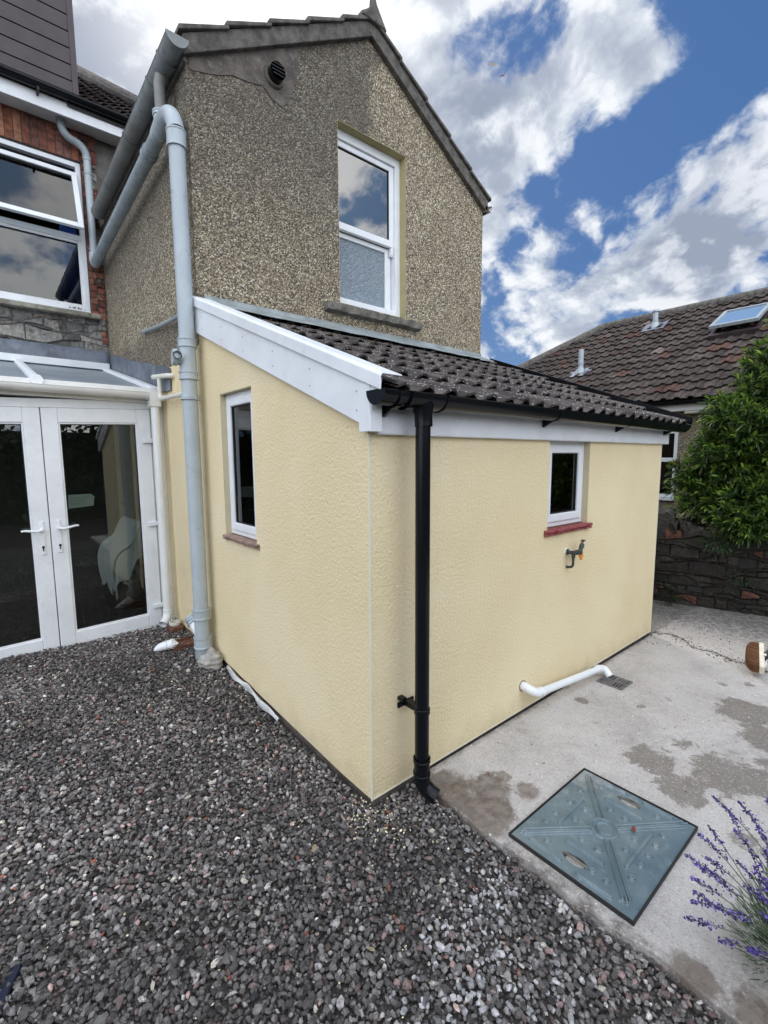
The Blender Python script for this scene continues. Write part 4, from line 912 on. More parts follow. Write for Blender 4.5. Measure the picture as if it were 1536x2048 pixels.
for t in (.125, .150, .17):
    mb = MB(); mb.collar(b2+bd2*t, bd2, .045, .014, .058); mb.build('collar', 'grey_pipe', st, True)
mb = MB(); mb.tube([b2+bd2*.172, b2+bd2*.174], .050, 28); mb.build('socket_bore', 'hole', st)
mb = MB(); mb.tube([(PX, PY, .25), (PX, PY, .09)], .060, 32); mb.build('ground_socket', 'grey_dark', st, True)
# horizontal pipe from the main house downpipe to the stack top
rp = thing('rainwater_pipe', 'weathered blue grey pipe running along the wing wall under the gutter to the soil stack', 'pipe', (-.11, 3.5, 3.9))
P0 = Vector((-.115, 5.02, 3.90)); P1 = Vector((-.115, 2.30, 3.985))
mb = MB(); mb.tube([P0, P1], .052, 30); mb.build('pipe', 'grey_dark', rp, True)
mb = MB(); mb.collar(P0.lerp(P1, .10), P1-P0, .052, .05, .060); mb.build('collar', 'grey_dark', rp, True); mb = MB(); mb.collar(P0.lerp(P1, .90), P1-P0, .052, .07, .062); mb.build('collar', 'grey_dark', rp, True)
mb = MB(); mb.tube(arc((-.115, 2.34, 3.985), (-.112, 2.02, 4.09), (PX, PY, 3.86), 12), [.056]*13, 30, False); mb.build('swept_bend', 'grey_pipe', rp, True)
mb = MB(); mb.tube([(-.112, 2.27, 3.98), (-.108, 2.27, 4.10)], .047, 24); mb.collar((-.108, 2.27, 4.10), (0, 0, 1), .04, .03, .055); mb.build('inlet_branch', 'grey_pipe', rp, True)
mb = MB(); mb.tube(arc((-.112, 5.04, 4.02), (-.115, 5.04, 3.90), (-.115, 4.93, 3.903), 8), .056, 26); mb.build('elbow', 'grey_pipe', rp, True)
wg = thing('gutter', 'weathered grey half round gutter rising past the corner of the pebbledash wing', 'gutter', (-.075, 3.5, 4.4))
GX2, GZ2 = -.078, 4.415
mb = MB(); half_gutter(mb, (GX2, 1.925, GZ2), (GX2, 2.95, GZ2), .068); mb.build('trough', 'gutter_near', wg, True)
mb = MB(); half_gutter(mb, (GX2, 2.951, GZ2-.001), (GX2, 4.86, GZ2-.006), .0675); mb.build('trough', 'gutter_grey', wg, True)
mb = MB(); half_disc(mb, (GX2, 1.915, GZ2+.003), (0, 1, 0), .074, .012); mb.build('end_cap', 'gutter_near', wg, True)
for y in (2.13, 2.42, 3.20, 4.1, 4.80):
    mb = MB(); half_gutter(mb, (GX2, y-.015, GZ2-.002), (GX2, y+.015, GZ2-.002), .074); mb.build('union_clip', 'gutter_near' if y < 3 else 'gutter_grey', wg, True)
mb = MB(); mb.tube([(GX2-.005, 2.275, GZ2-.055), (-.105, 2.27, 4.30), (-.107, 2.27, 4.09)], [.050, .040, .036], 22); mb.build('outlet_pipe', 'gutter_grey', wg, True)
mb = MB(); mb.prism([(-.02, 1.99, HE-.05), (.0, 1.99, HE-.05), (.0, 1.99, HE+.08), (-.06, 1.99, HE+.08)], (0, 3.1, 0)); mb.build('wall_plate', 'verge', wing)
# main house downpipe with swan neck
md = thing('downpipe', 'grey downpipe with a swan neck from the soffit beside the upstairs window', 'downpipe', (-.115, 5.0, 4.5))
mb = MB(); mb.tube([(-.345, 5.04, 5.372)]+arc((-.345, 5.04, 5.33), (-.345, 5.045, 5.235), (-.25, 5.05, 5.205), 7)+arc((-.215, 5.05, 5.195), (-.118, 5.05, 5.165), (-.116, 5.05, 5.06), 7), .040, 24); mb.build('swan_neck', 'grey_dark', md, True)
mb = MB(); mb.tube([(-.116, 5.05, 5.07), (-.116, 5.04, 4.0)], .038, 26); mb.build('pipe', 'grey_pipe', md, True)
bands(md, -.116, 5.05, [(5.05, .035), (4.89, .020), (4.06, .02)], .036, .045)
mb = MB(); mb.tube([(-.345, 5.04, 5.374), (-.345, 5.04, 5.355)], [.052, .046], 22); mb.build('soffit_collar', 'grey_dark', md, True)
# thin grey waste
tw = MB(); tw.tube([(-.004, 3.50, 2.845), (-.030, 3.42, 2.825)]+arc((-.030, 3.40, 2.82), (-.03, 2.95, 2.77), (-.05, 2.60, 2.73), 8)+[Vector((-.085, 2.02, 2.67))], .017, 14)
tag(tw.build('waste_pipe', 'grey_dark', None, True, base=(-.03, 3.4, 2.82)), 'thin curved grey pipe from the pebbledash side wall into the soil stack', 'pipe')
# cream overflow pipework
ov = thing('overflow_pipe', 'thin cream pipework stepping down into the grey soil stack above the conservatory corner', 'pipe', (-.07, 2.8, 2.3))
mb = MB(); mb.tube([(-.004, 2.66, 2.315), (-.02, 2.66, 2.315), (-.05, 2.70, 2.318), (-.07, 3.02, 2.345)], .021, 14); mb.build('upper_run', 'cream_pipe', ov, True)
mb = MB(); mb.tube([(-.065, 2.86, 2.31), (-.065, 2.86, 2.17)], .019, 14); mb.build('drop', 'cream_pipe', ov, True)
mb = MB(); mb.tube(arc((-.065, 2.86, 2.19), (-.065, 2.86, 2.135), (-.068, 2.80, 2.135), 5)+[Vector((-.09, 2.03, 2.10))], .0185, 14); mb.collar((-.068, 2.77, 2.1345), (0.02, 1, 0), .018, .03, .023); mb.build('lower_run', 'cream_pipe', ov, True)
# white downpipe at the conservatory
cd = thing('downpipe', 'slim white downpipe beside the conservatory doors ending in an open shoe', 'downpipe', (-.11, 2.93, 0))
CX, CY = -.098, 2.925
mb = MB(); mb.tube([(CX, CY, 2.10), (CX, CY, .215)], .034, 26); mb.build('pipe', 'white_pipe', cd, True)
mb = MB(); mb.collar((CX, CY, .212), (0, 0, 1), .033, .03, .040); mb.build('collar', 'white_pipe', cd, True)
mb = MB(); s2 = arc((CX, CY, .21), (CX, CY, .145), (CX-.060, CY-.055, .112), 7); mb.tube(s2, .0365, 24, False); mb.tube(s2[::-1], .033, 24, False); mb.build('shoe', 'white_pipe', cd, True)
mb = MB(); c_ = Vector(s2[-3]); mb.tube([c_, c_+Vector((-.0007, -.0007, -.0004))], .0328, 20); mb.build('bore', 'hole', cd)

# ------------------------------------------------------------------ conservatory
cons = thing('conservatory', 'white framed lean-to conservatory with double glazed french doors', 'conservatory', (-1.5, 3.1, 0))
CF = 3.08; SHEAR[0] = .035
XL = -3.4
mb = MB(); mb.box(XL, -.035, CF-.012, CF+.07, 2.045, 2.115); mb.box(-.105, -.035, CF-.010, CF+.07, .045, 2.044); mb.box(-1.83, -1.75, CF-.010, CF+.07, .045, 2.044); mb.box(XL, XL+.08, CF-.010, CF+.07, .045, 2.044)
mb.build('frame', 'upvc', cons, bevel=.003)
mb = MB(); mb.box(-.034, -.004, CF-.045, CF+.06, .05, 2.19); mb.build('corner_post', 'upvc_old', cons, bevel=.003)
mb = MB(); mb.box(XL, -.036, CF-.06, CF+.08, -.06, .008); mb.build('step', 'stone_sill', cons, bevel=.004)
mb = MB(); mb.box(XL, -.036, CF-.035, CF+.07, .009, .044); mb.build('threshold', 'upvc_old', cons, bevel=.003)
def leaf(x0, x1, hside):
    mb = MB(); fw_ = .112
    frame_boxes(mb, 'x', x0, x1, .047, 2.042, CF-.030, CF+.035, fw_, .115, .118)
    dl = mb.build('door', 'upvc', cons, bevel=.006)
    mb = MB(); frame_boxes(mb, 'x', x0+fw_, x1-fw_, .047+.115, 2.042-.118, CF-.022, CF-.004, .012); mb.build('glazing_bead', 'upvc', dl, bevel=.003)
    mb = MB(); frame_boxes(mb, 'x', x0+fw_+.012, x1-fw_-.012, .047+.127, 2.042-.130, CF-.015, CF+.004, .005); mb.build('gasket', 'blackmatt', dl)
    mb = MB(); mb.box(x0+fw_+.010, x1-fw_-.010, CF-.004, CF+.004, .047+.125, 2.042-.128); mb.build('pane', 'glass_door', dl)
    return dl
M['glass_door'] = glass('door_glass', (.80, .84, .81), 1.55)
dR = leaf(-.916, -.112, 0); dR['label'] = 'right hand door leaf with a paper notice behind the glass'
dL = leaf(-1.735, -.922, 1)
for dl, x, s_ in ((dR, -.862, 1), (dL, -.976, -1)):
    mb = MB(); mb.box(x-.016, x+.016, CF-.040, CF-.0305, .862, 1.135); hp = mb.build('handle', 'upvc', dl, bevel=.012, seg=3)
    mb = MB(); mb.tube([(x, CF-.036, 1.07), (x, CF-.075, 1.07)], .011, 14)
    mb.tube([(x, CF-.075, 1.07), (x+s_*.03, CF-.083, 1.062), (x+s_*.07, CF-.083, 1.070), (x+s_*.115, CF-.078, 1.078), (x+s_*.135, CF-.075, 1.075)], [.012, .011, .010, .009, .008], 14); mb.build('lever', 'upvc', dl, True)
    mb = MB(); mb.tube([(x, CF-.041, .925), (x, CF-.0425, .925)], .010, 14); mb.box(x-.004, x+.004, CF-.0425, CF-.041, .893, .917); mb.build('keyhole', 'hole', dl)
for z in (1.765, 1.01, .235):
    mb = MB(); mb.box(-.188, -.095, CF-.058, CF-.031, z-.022, z+.022); mb.box(-.094, -.062, CF-.045, CF-.0105, z-.045, z+.022); mb.build('hinge', 'upvc', dR, bevel=.009, seg=3)
# notice behind glass
mb = MB(); mb.prism([(-.775, CF+.006, 1.33), (-.61, CF+.006, 1.325), (-.585, CF+.006, 1.298), (-.592, CF+.006, 1.272), (-.597, CF+.006, 1.222), (-.778, CF+.006, 1.215)][::-1], (0, .0008, 0))
pn = mb.build('paper_notice', 'paper', None, base=(-.68, CF+.006, 1.2)); tag(pn, 'torn pale paper notice taped inside the right conservatory door', 'notice')
mb = MB(); rnd = random.Random(2)
for i in range(6):
    z = 1.305-i*.013; x = -.762
    while x < -.762+(.10 if i else .15)*rnd.uniform(.8, 1.1):
        wl = rnd.uniform(.006, .018); mb.box(x, x+wl, CF+.0045, CF+.0055, z-.0016, z+.0016); x += wl+.004
mb.build('handwriting', 'inkgrey', pn)
mb = MB(); mb.box(XL, -.05, CF+.08, MY-.05, .0, .03); mb.build('floor', 'cons_floor', cons)
SHEAR[0] = 0
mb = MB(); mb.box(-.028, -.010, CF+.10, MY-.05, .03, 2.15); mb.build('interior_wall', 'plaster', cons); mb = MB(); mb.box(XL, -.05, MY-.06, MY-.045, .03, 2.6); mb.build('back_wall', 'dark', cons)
mb = MB(); wall_with_hole(mb, 'y', CF+.08, MY, 0, .7, XL, XL+.08); mb.build('dwarf_wall', 'render', cons)
mb = MB(); mb.box(XL+.02, XL+.06, CF+.08, CF+.14, .7, 2.2); mb.box(XL+.02, XL+.06, MY-.1, MY, .7, 2.5); mb.box(XL+.02, XL+.06, CF+.14, MY-.1, .7, .76); mb.box(XL+.02, XL+.06, CF+.14, MY-.1, 2.14, 2.2); mb.box(XL+.02, XL+.06, 4.05, 4.11, .76, 2.14); mb.build('side_frame', 'upvc', cons)
mb = MB(); mb.box(XL+.035, XL+.041, CF+.14, MY-.1, .76, 2.14); mb.build('side_dark_panel', 'dark', cons)  # opaque dark panel instead of glass, added to keep the interior dark
# roof
SHEAR[0] = .0
RS = .222; rz = lambda y: 2.205+RS*(y-3.03)
mb = MB(); mb.prism([(XL, 3.03, rz(3.03)), (-.06, 3.03, rz(3.03)), (-.06, 3.03, rz(3.03)+.025), (XL, 3.03, rz(3.03)+.025)][::-1], (0, 2.08, 2.08*RS)); mb.build('roof_panel', 'polyc', cons)
for x in (-.925, -1.85, -2.77):
    mb = MB(); mb.prism([(x-.035, 3.0, rz(3.0)+.02), (x+.035, 3.0, rz(3.0)+.02), (x+.035, 3.0, rz(3.0)+.045), (x+.016, 3.0, rz(3.0)+.072), (x-.016, 3.0, rz(3.0)+.072), (x-.035, 3.0, rz(3.0)+.045)][::-1], (0, 2.05, 2.05*RS)); gb = mb.build('glazing_bar', 'upvc', cons, bevel=.004)
    mb = MB(); mb.tube([(x, 2.978, rz(3.0)+.034), (x, 2.999, rz(3.0)+.034)], .048, 6); mb.build('end_cap', 'upvc', gb, bevel=.004)
mb = MB(); mb.prism([(-.115, 3.02, rz(3.02)+.026), (-.035, 3.02, rz(3.02)+.026), (-.035, 3.02, rz(3.02)+.060), (-.100, 3.02, rz(3.02)+.060)][::-1], (0, 2.08, 2.08*RS)); mb.build('end_bar', 'upvc', cons, bevel=.004)
mb = MB(); mb.box(XL, -.035, 5.03, 5.14, rz(5.05)+.035, rz(5.05)+.115); mb.build('wall_bar', 'upvc', cons, bevel=.006)
mb = MB(); mb.box(XL, -.03, 3.0, 3.028, 2.19, 2.245); mb.box(XL, -.036, 3.03, CF+.06, 2.116, 2.20); mb.build('eave_beam', 'upvc_old', cons, bevel=.004)
mb = MB(); vs = []; fs = []; xs_ = np.linspace(XL, -.012, 70)
for x in xs_:
    wv = .008*sin(x*6)+.005*sin(x*17); vs += [(x, MY-.030, 2.935+wv*.6), (x, MY-.034, 2.80+wv*.3), (x, MY-.050, rz(5.1)+.12)]
fs = [(i*3+j, i*3+j+3, i*3+j+4, i*3+j+1) for i in range(69) for j in range(2)]
mb.add(vs, fs); o = mb.build('lead_flashing', 'lead', cons, True); o.modifiers.new('s', 'SOLIDIFY').thickness = .004
mb = MB()
yy = [5.10, 4.35, 3.62, 3.02, 2.72]
for i in range(4):
    a, b = yy[i], yy[i+1]; o_ = .002*(i % 2)
    ta = lambda y: 2.865-(5.07-y)*.198+(.02 if i == 0 else 0)
    mb.prism([(-.014-o_, a, ta(a)), (-.014-o_, b+.0, ta(b)-.012), (-.020-o_, b, max(rz(b)-.02, 2.20)), (-.020-o_, a, rz(a)+.01)], (.008, 0, 0))
mb.build('step_flashing', 'lead', cons, bevel=.002)
cg = thing('gutter', 'white gutter across the front of the conservatory above the doors', 'gutter', (-1.5, 2.97, 2.15))
SHEAR[0] = .0
mb = MB(); half_gutter(mb, (XL, 2.950, 2.190), (-.15, 2.950, 2.190), .050); mb.build('trough', 'upvc_old', cg, True)
mb = MB(); half_gutter(mb, (-.165, 2.950, 2.191), (-.140, 2.950, 2.191), .057); mb.box(-.139, -.055, 2.885, 2.995, 2.075, 2.205); mb.build('outlet_box', 'upvc_old', cg, bevel=.004)
# dust-sheeted sofa
sf = thing('sofa', 'armchair draped in a white dust sheet seen through the conservatory door', 'sofa', (-.20, 4.2, .03))
mb = MB(); mb.box(-.31, -.05, 3.80, 4.6, .10, .60); mb.box(-.12, -.05, 3.80, 4.6, .60, .88); mb.build('frame', simple('brown_leather', (.12, .08, .055), .6), sf, bevel=.04, seg=3)
n = 44; prof = [(-.34, .22), (-.36, .38), (-.355, .54), (-.33, .64), (-.27, .70), (-.21, .72), (-.17, .78), (-.14, .87), (-.10, .93), (-.06, .95), (-.035, .93), (-.032, .80), (-.032, .6)]
vs = []; 
for i in range(n+1):
    y = 3.74+.92*i/n; f_ = i/n
    for j, (x, z) in enumerate(prof):
        dr_ = .018*sin(i*.9+j*.5)+.012*sin(i*2.1+j); hem = (.045*sin(i*.31)+.02*sin(i*.8)) if j == 0 else 0
        vs.append((x-abs(dr_)*(1.2 if j < 3 else .3), y, z+dr_*.5+hem))
N_ = len(prof); mb = MB(); mb.add(vs, [(i*N_+j, i*N_+j+1, (i+1)*N_+j+1, (i+1)*N_+j) for i in range(n) for j in range(N_-1)])
mb.add([(x, 3.74+.012*sin(j), z) for j, (x, z) in enumerate(prof)] + [(x-.015, 3.72-.012*sin(j*2), max(.18, z-.32-.05*sin(j*1.7))) for j, (x, z) in enumerate(prof)], [(j, j+1, N_+j+1, N_+j) for j in range(N_-1)])
o = mb.build('dust_sheet', 'sheet', sf, True); o.modifiers.new('s', 'SOLIDIFY').thickness = .004; o.modifiers.new('u', 'SUBSURF').levels = 1

# ------------------------------------------------------------------ bits at the foot of the walls
dg = thing('clay_gully', 'brown clay gully pot with a white ring in the corner by the conservatory', 'drain', (-.07, 2.80, .05))
mb = MB(); mb.box(-.135, -.012, 2.72, 2.86, -.02, .112); mb.build('pot', 'clay', dg, bevel=.02, seg=3)
mb = MB(); mb.tube([(-.075, 2.79, .109), (-.075, 2.79, .142)], .044, 24, False); mb.tube([(-.075, 2.79, .142), (-.075, 2.79, .109)], .036, 24, False); mb.collar((-.075, 2.79, .134), (0, 0, 1), .04, .02, .050); mb.build('ring', 'cream_pipe', dg, True)
mb = MB(); mb.tube([(-.075, 2.79, .112), (-.075, 2.79, .116)], .036, 20); mb.build('bore', 'hole', dg)
mb = MB(); mb.box(-.235, -.015, 2.44, 2.452, .02, .098); mb.box(-.235, -.015, 2.29, 2.302, .02, .092); mb.box(-.235, -.015, 2.302, 2.44, .0, .078, c=(1, 1, 1)); o = mb.build('channel', 'clay', None, base=(-.12, 2.37, .03)); tag(o, 'short open clay channel between the gully pot and the soil stack', 'drain channel')
lp = thing('loose_pipe_bend', 'loose white plastic pipe bend lying on the gravel by the soil stack', 'pipe bend', (-.27, 2.36, .09))
mb = MB(); a_ = Vector((-.225, 2.30, .125)); b_v = Vector((-.28, 2.345, .108)); c_v = Vector((-.355, 2.375, .085))
mb.tube([a_, b_v], .036, 22, False); mb.tube([b_v, a_], .032, 22, False); mb.tube(arc(b_v, b_v+(b_v-a_)*.6, c_v+Vector((-.01, -.02, 0)), 6), [.035, .035, .034, .032, .027, .018, .004], 22, False); mb.build('bend', 'white_pipe', lp, True)
mb = MB(); ax = (b_v-a_).normalized(); mb.collar(a_+ax*.008, ax, .034, .016, .042); mb.collar(a_+ax*.042, ax, .034, .012, .040); mb.build('socket', 'white_pipe', lp, True)
# cement haunching at stack foot
bv, bf_ = ico(4); r_ = np.random.default_rng(4); v_ = bv*np.array([.085, .10, .075]); v_ *= (1+.16*np.sin(bv[:, :1]*5+1)+.12*np.sin(bv[:, 1:2]*7)+.06*np.sin(bv[:, 2:3]*13))
o = npmesh('cement_lump', v_+np.array([-.075, 1.87, .085]), bf_, None, 'cementlump', base=(-.075, 1.87, .05), smooth=True); tag(o, 'rough pale cement lump at the foot of the grey soil pipe', 'cement')
# membrane strip sticking out under the side wall
mb = MB(); vs = []; n = 50
for i in range(n+1):
    t = i/n; y = 1.72-.82*t; wd = .012+.035*max(0, sin(t*pi*1.0))*(.6+.4*sin(t*9)); h_ = float(gz(0, y))
    vs += [(-.004, y, h_+.020), (-.008-wd*.5, y+.01*sin(t*14), h_+.040+.010*sin(t*17)), (-.012-wd, y+.012*sin(t*20), h_+.018+.008*sin(t*23))]
mb.add(vs, [(i*3+j, i*3+j+1, i*3+j+4, i*3+j+3) for i in range(n) for j in range(2)]); o = mb.build('membrane_strip', 'membrane', None, True, base=(-.02, 1.3, .02)); o.modifiers.new('s', 'SOLIDIFY').thickness = .002
tag(o, 'crumpled pale plastic strip poking out between gravel and side wall', 'plastic strip')
# dark hose bottom left
mb = MB(); mb.tube(arc((-1.62, -.62, -.03), (-1.42, .00, -.02), (-1.345, .16, -.028), 10)+[Vector((-1.30, .27, -.055))], .015, 14); o = mb.build('hose', 'hose', None, True, base=(-1.4, 0, 0)); tag(o, 'dark blue hose lying on the gravel at the lower left', 'hose')

# ------------------------------------------------------------------ manhole cover
mh = thing('manhole_cover', 'blue grey pressed steel manhole cover with raised ribs set between gravel and concrete', 'manhole cover', (.65, -.80, 0))
mx0, mx1, my0, my1 = .322, .965, -1.050, -.550
mb = MB(); fwd = .007
for q in ((mx0-fwd, mx1+fwd, my0-fwd, my0-.002), (mx0-fwd, mx1+fwd, my1+.002, my1+fwd), (mx0-fwd, mx0-.002, my0-.002, my1+.002), (mx1+.002, mx1+fwd, my0-.002, my1+.002)): mb.box(*q, -.12, .016)
mb.build('frame', 'blackmatt', mh)
mb = MB(); mb.box(mx0-.002, mx1+.002, my0-.002, my1+.002, -.12, -.02); mb.build('tray', 'hole', mh)
nx, ny = 480, 374; xs_ = np.linspace(mx0, mx1, nx); ys_ = np.linspace(my0, my1, ny); Xc, Yc = np.meshgrid(xs_, ys_); H = np.zeros_like(Xc); R_ = np.zeros_like(Xc)
def seg(ax_, ay, bx, by, w_, h_, soft=.0022):
    global H
    vx, vy = bx-ax_, by-ay; l2 = vx*vx+vy*vy; t = np.clip(((Xc-ax_)*vx+(Yc-ay)*vy)/l2, 0, 1); dd_ = np.hypot(Xc-ax_-t*vx, Yc-ay-t*vy)
    H = np.maximum(H, h_*np.clip((w_-dd_)/soft+.5, 0, 1))
cx0, cy0 = .650, -.798
for ex, ey in ((.925, -.590), (.375, -.580), (.383, -1.003), (.943, -1.012)):
    for o_ in (-.012, .012):
        vx, vy = ex-cx0, ey-cy0; l_ = sqrt(vx*vx+vy*vy); nx_, ny_ = -vy/l_*o_, vx/l_*o_; sx_, sy_ = cx0+vx/l_*.062, cy0+vy/l_*.062
        seg(sx_+nx_, sy_+ny_, ex+nx_, ey+ny_, .0042, .0105)
    seg(ex-ny_*1, ey+nx_*1, ex+ny_*1, ey-nx_*1, .0042, .0105)
for (a, b, c_, d_) in ((.543, -.652, .741, -.652), (.838, -.724, .835, -.877), (.472, -.727, .470, -.872), (.530, -.943, .763, -.943), (.362, -.624, .359, -.754), (.350, -.837, .352, -.960), (.940, -.66, .940, -.76), (.942, -.85, .940, -.96)): seg(a, b, c_, d_, .0075, .0105, .003)
for (a, b) in ((.692,-.620),(.580,-.612),(.503,-.609),(.697,-.688),(.409,-.670),(.525,-.762),(.525,-.831),(.409,-.864),(.406,-.920),(.495,-.977),(.577,-.977),(.651,-.977),(.726,-.977),(.805,-.978),(.693,-.906),(.612,-.905),(.785,-.762),(.779,-.831),(.902,-.918),(.902,-.665),(.61,-.687),(.80,-.612)):
    dd_ = np.hypot(Xc-a, Yc-b); H = np.maximum(H, .0095*np.clip((.0125-dd_)/.0022+.5, 0, 1)*np.clip(.72+dd_/.013*.4, 0, 1))
dd_ = np.hypot(Xc-cx0, Yc-cy0); H = np.maximum(H, .0100*np.clip((.0048-abs(dd_-.055))/.0022+.5, 0, 1)); H = np.maximum(H, .009*np.clip((.034-dd_)/.002+.5, 0, 1)) - .003*np.clip((.030-dd_)/.003+.5, 0, 1)
for (hx, hy) in ((.900, -.798), (.406, -.794)):
    dd_ = np.hypot((Xc-hx)/.024, (Yc-hy)/.046); H -= .014*np.clip((1-dd_)/.25+.1, 0, 1)*(dd_ < 1.05); R_ = np.maximum(R_, np.clip((1.15-dd_)/.2, 0, 1))
V = np.stack([Xc, Yc, H+.0105], -1).reshape(-1, 3); idx = np.arange(nx*ny).reshape(ny, nx)
F = np.stack([idx[:-1, :-1], idx[:-1, 1:], idx[1:, 1:], idx[1:, :-1]], -1).reshape(-1, 4)
rc = R_.reshape(-1)[F].mean(1); npmesh('cover', V, F, np.stack([rc]*3, 1), 'cover', parent=mh, smooth=True)
for (hx, hy) in ((.900, -.798), (.406, -.794)):
    mb = MB(); mb.tube([(hx, hy-.050, .0105), (hx, hy-.042, .015), (hx, hy+.042, .015), (hx, hy+.050, .0105)], .0048, 12); mb.build('lifting_handle', 'brass', mh, True)
def small_leaf(x, y, z, s_, m, label, yaw, tilt=.2, name='fallen_leaf', cat='leaf'):
    mb = MB(); pts = [(-1, 0), (-.5, .38), (.1, .48), (.6, .3), (1, 0), (.6, -.28), (0, -.42), (-.5, -.34)]
    R_ = Matrix.Translation((x, y, z)) @ Matrix.Rotation(yaw, 4, 'Z') @ Matrix.Rotation(tilt, 4, 'X')
    vs = [R_ @ Vector((a*s_, b*s_, abs(b)*s_*.35)) for a, b in pts] + [R_ @ Vector((0, 0, 0))]
    mb.add(vs, [(i, (i+1) % 8, 8) for i in range(8)]); o = mb.build(name, m, None, base=(x, y, z)); o.modifiers.new('s', 'SOLIDIFY').thickness = .0012; return tag(o, label, cat)
small_leaf(.735, -.885, .022, .020, 'rednote', 'small red brown leaf lying on the manhole cover', .3)
small_leaf(.57, -.24, .006, .012, 'rednote', 'tiny dark red leaf on the concrete near the downpipe shoe', 1.2)
small_leaf(-.35, -.05, -.008, .022, 'petal', 'curled orange brown leaf on the gravel below the yellow corner', .7)
small_leaf(-.42, -.52, -.012, .016, 'petal', 'pale tan leaf on the gravel left of the white chips', 2.1)
small_leaf(.02, -.60, -.012, .013, 'rednote', 'small orange red leaf on the gravel between yellow corner and manhole cover', .9)
pL = Vector((1.908, 0.859, 4.577)); small_leaf(pL.x, pL.y, pL.z, .034, 'petal', 'larger pale leaf blowing through the air right of the roof', -.5, 1.1, 'airborne_leaf')
pL = Vector((1.986, 0.827, 4.518)); small_leaf(pL.x, pL.y, pL.z, .018, 'rednote', 'smaller dark leaf blowing through the air right of the roof', -.9, 1.2, 'airborne_leaf')

# ------------------------------------------------------------------ garden wall on the right
gw = thing('garden_wall', 'low dark rubble stone garden wall behind the yard', 'wall', (4.45, -.2, 0))
WA = Vector((4.335, .60, 0)); WD = Vector((.235, -.972, 0)).normalized(); WN = Vector((-.972, -.235, 0)).normalized()
WA = WA - WD*4.4; WL = 8.6
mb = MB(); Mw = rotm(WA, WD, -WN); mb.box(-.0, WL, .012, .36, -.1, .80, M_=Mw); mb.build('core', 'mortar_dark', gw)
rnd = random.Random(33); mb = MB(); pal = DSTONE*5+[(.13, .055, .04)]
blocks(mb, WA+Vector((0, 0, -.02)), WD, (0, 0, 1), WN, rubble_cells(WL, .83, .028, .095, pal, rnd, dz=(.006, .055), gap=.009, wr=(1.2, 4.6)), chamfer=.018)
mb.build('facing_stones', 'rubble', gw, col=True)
mb = MB(); u = 0; bvv, bff = ico(2)
while u < WL:
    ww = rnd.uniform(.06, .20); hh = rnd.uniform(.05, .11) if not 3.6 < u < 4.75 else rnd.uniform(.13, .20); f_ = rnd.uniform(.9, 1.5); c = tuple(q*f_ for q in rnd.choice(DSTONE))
    for row_ in range(2):
        ctr = WA+WD*(u+ww/2)+(-WN)*(.08+row_*.19)+Vector((0, 0, .80+hh*.45)); rot = Matrix.Rotation(rnd.uniform(-.35, .35), 3, 'Z') @ Matrix.Rotation(rnd.uniform(-.3, .3), 3, 'X')
        fr_ = Matrix((WD, -WN, Vector((0, 0, 1)))).transposed()
        vs = [ctr + fr_ @ (rot @ Vector((p[0]*ww*.60, p[1]*.13, p[2]*hh*.8+.25*p[0]*p[1]*hh))) for p in np.clip(bvv*1.35, -.8, .8)*(1+.16*np.sin(bvv*9+u*7))]
        mb.add(vs, [tuple(q) for q in bff], c)
    u += ww*.97
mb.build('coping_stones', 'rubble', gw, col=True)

# ------------------------------------------------------------------ neighbour bungalow
bg_ = thing('bungalow', 'neighbouring pebbledash bungalow with a weathered brown tiled hipped roof', 'building', (10, 2, 0))
BX = 7.15; RZ0 = 2.46; RSL = .667; RX0 = 6.92; HIPY = 3.84; RIDX = 10.15; RIDZ = RZ0+RSL*(RIDX-RX0)
BY0, BY1 = -8.0, HIPY+3.1
mb = MB(); wy0, wy1, wzz0, wzz1 = 1.155, 2.30, .945, 2.02
wall_with_hole(mb, 'y', BY0+.2, BY1-.25, -.2, 2.42, BX, BX+.25, (wy0, wy1, wzz0, wzz1)); wall_with_hole(mb, 'x', BX+.25, 13.2, -.2, 2.42, BY1-.5, BY1-.25); wall_with_hole(mb, 'x', BX+.25, 13.2, -.2, 2.42, BY0+.2, BY0+.45)
mb.build('wall', 'pebble_far', bg_)
mb = MB(); frame_boxes(mb, 'y', wy0, wy1, wzz0, wzz1, BX-.008, BX+.06, .05); mb.box(BX-.006, BX+.058, wy0+.05, wy1-.05, 1.52, 1.585); mb.box(BX-.006, BX+.058, 1.70, 1.75, wzz0+.05, 1.52); mb.box(BX-.006, BX+.058, 1.70, 1.75, 1.585, wzz1-.05); fb = mb.build('window', 'upvc', bg_, bevel=.004)
mb = MB(); mb.box(BX+.02, BX+.026, wy0+.05, 1.70, wzz0+.05, 1.52); mb.box(BX+.02, BX+.026, 1.75, wy1-.05, wzz0+.05, 1.52); mb.box(BX+.02, BX+.026, wy0+.05, 1.70, 1.585, wzz1-.05); mb.box(BX+.02, BX+.026, 1.75, wy1-.05, 1.585, wzz1-.05); mb.build('pane', 'glass_dark', fb)
mb = MB(); mb.box(BX-.05, BX-.009, wy0-.02, wy1+.02, wzz0-.045, wzz0-.003); mb.build('window_sill', 'upvc', fb)
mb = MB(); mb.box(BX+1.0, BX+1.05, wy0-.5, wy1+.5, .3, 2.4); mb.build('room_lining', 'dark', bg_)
mb = MB(); mb.box(RX0+.03, RX0+.05, BY0, BY1-.06, 2.30, 2.455); mb.build('fascia', 'upvc_old', bg_)
mb = MB(); mb.box(RX0+.05, BX+.2, BY0, BY1-.06, 2.305, 2.32); mb.build('soffit', 'upvc_old', bg_)
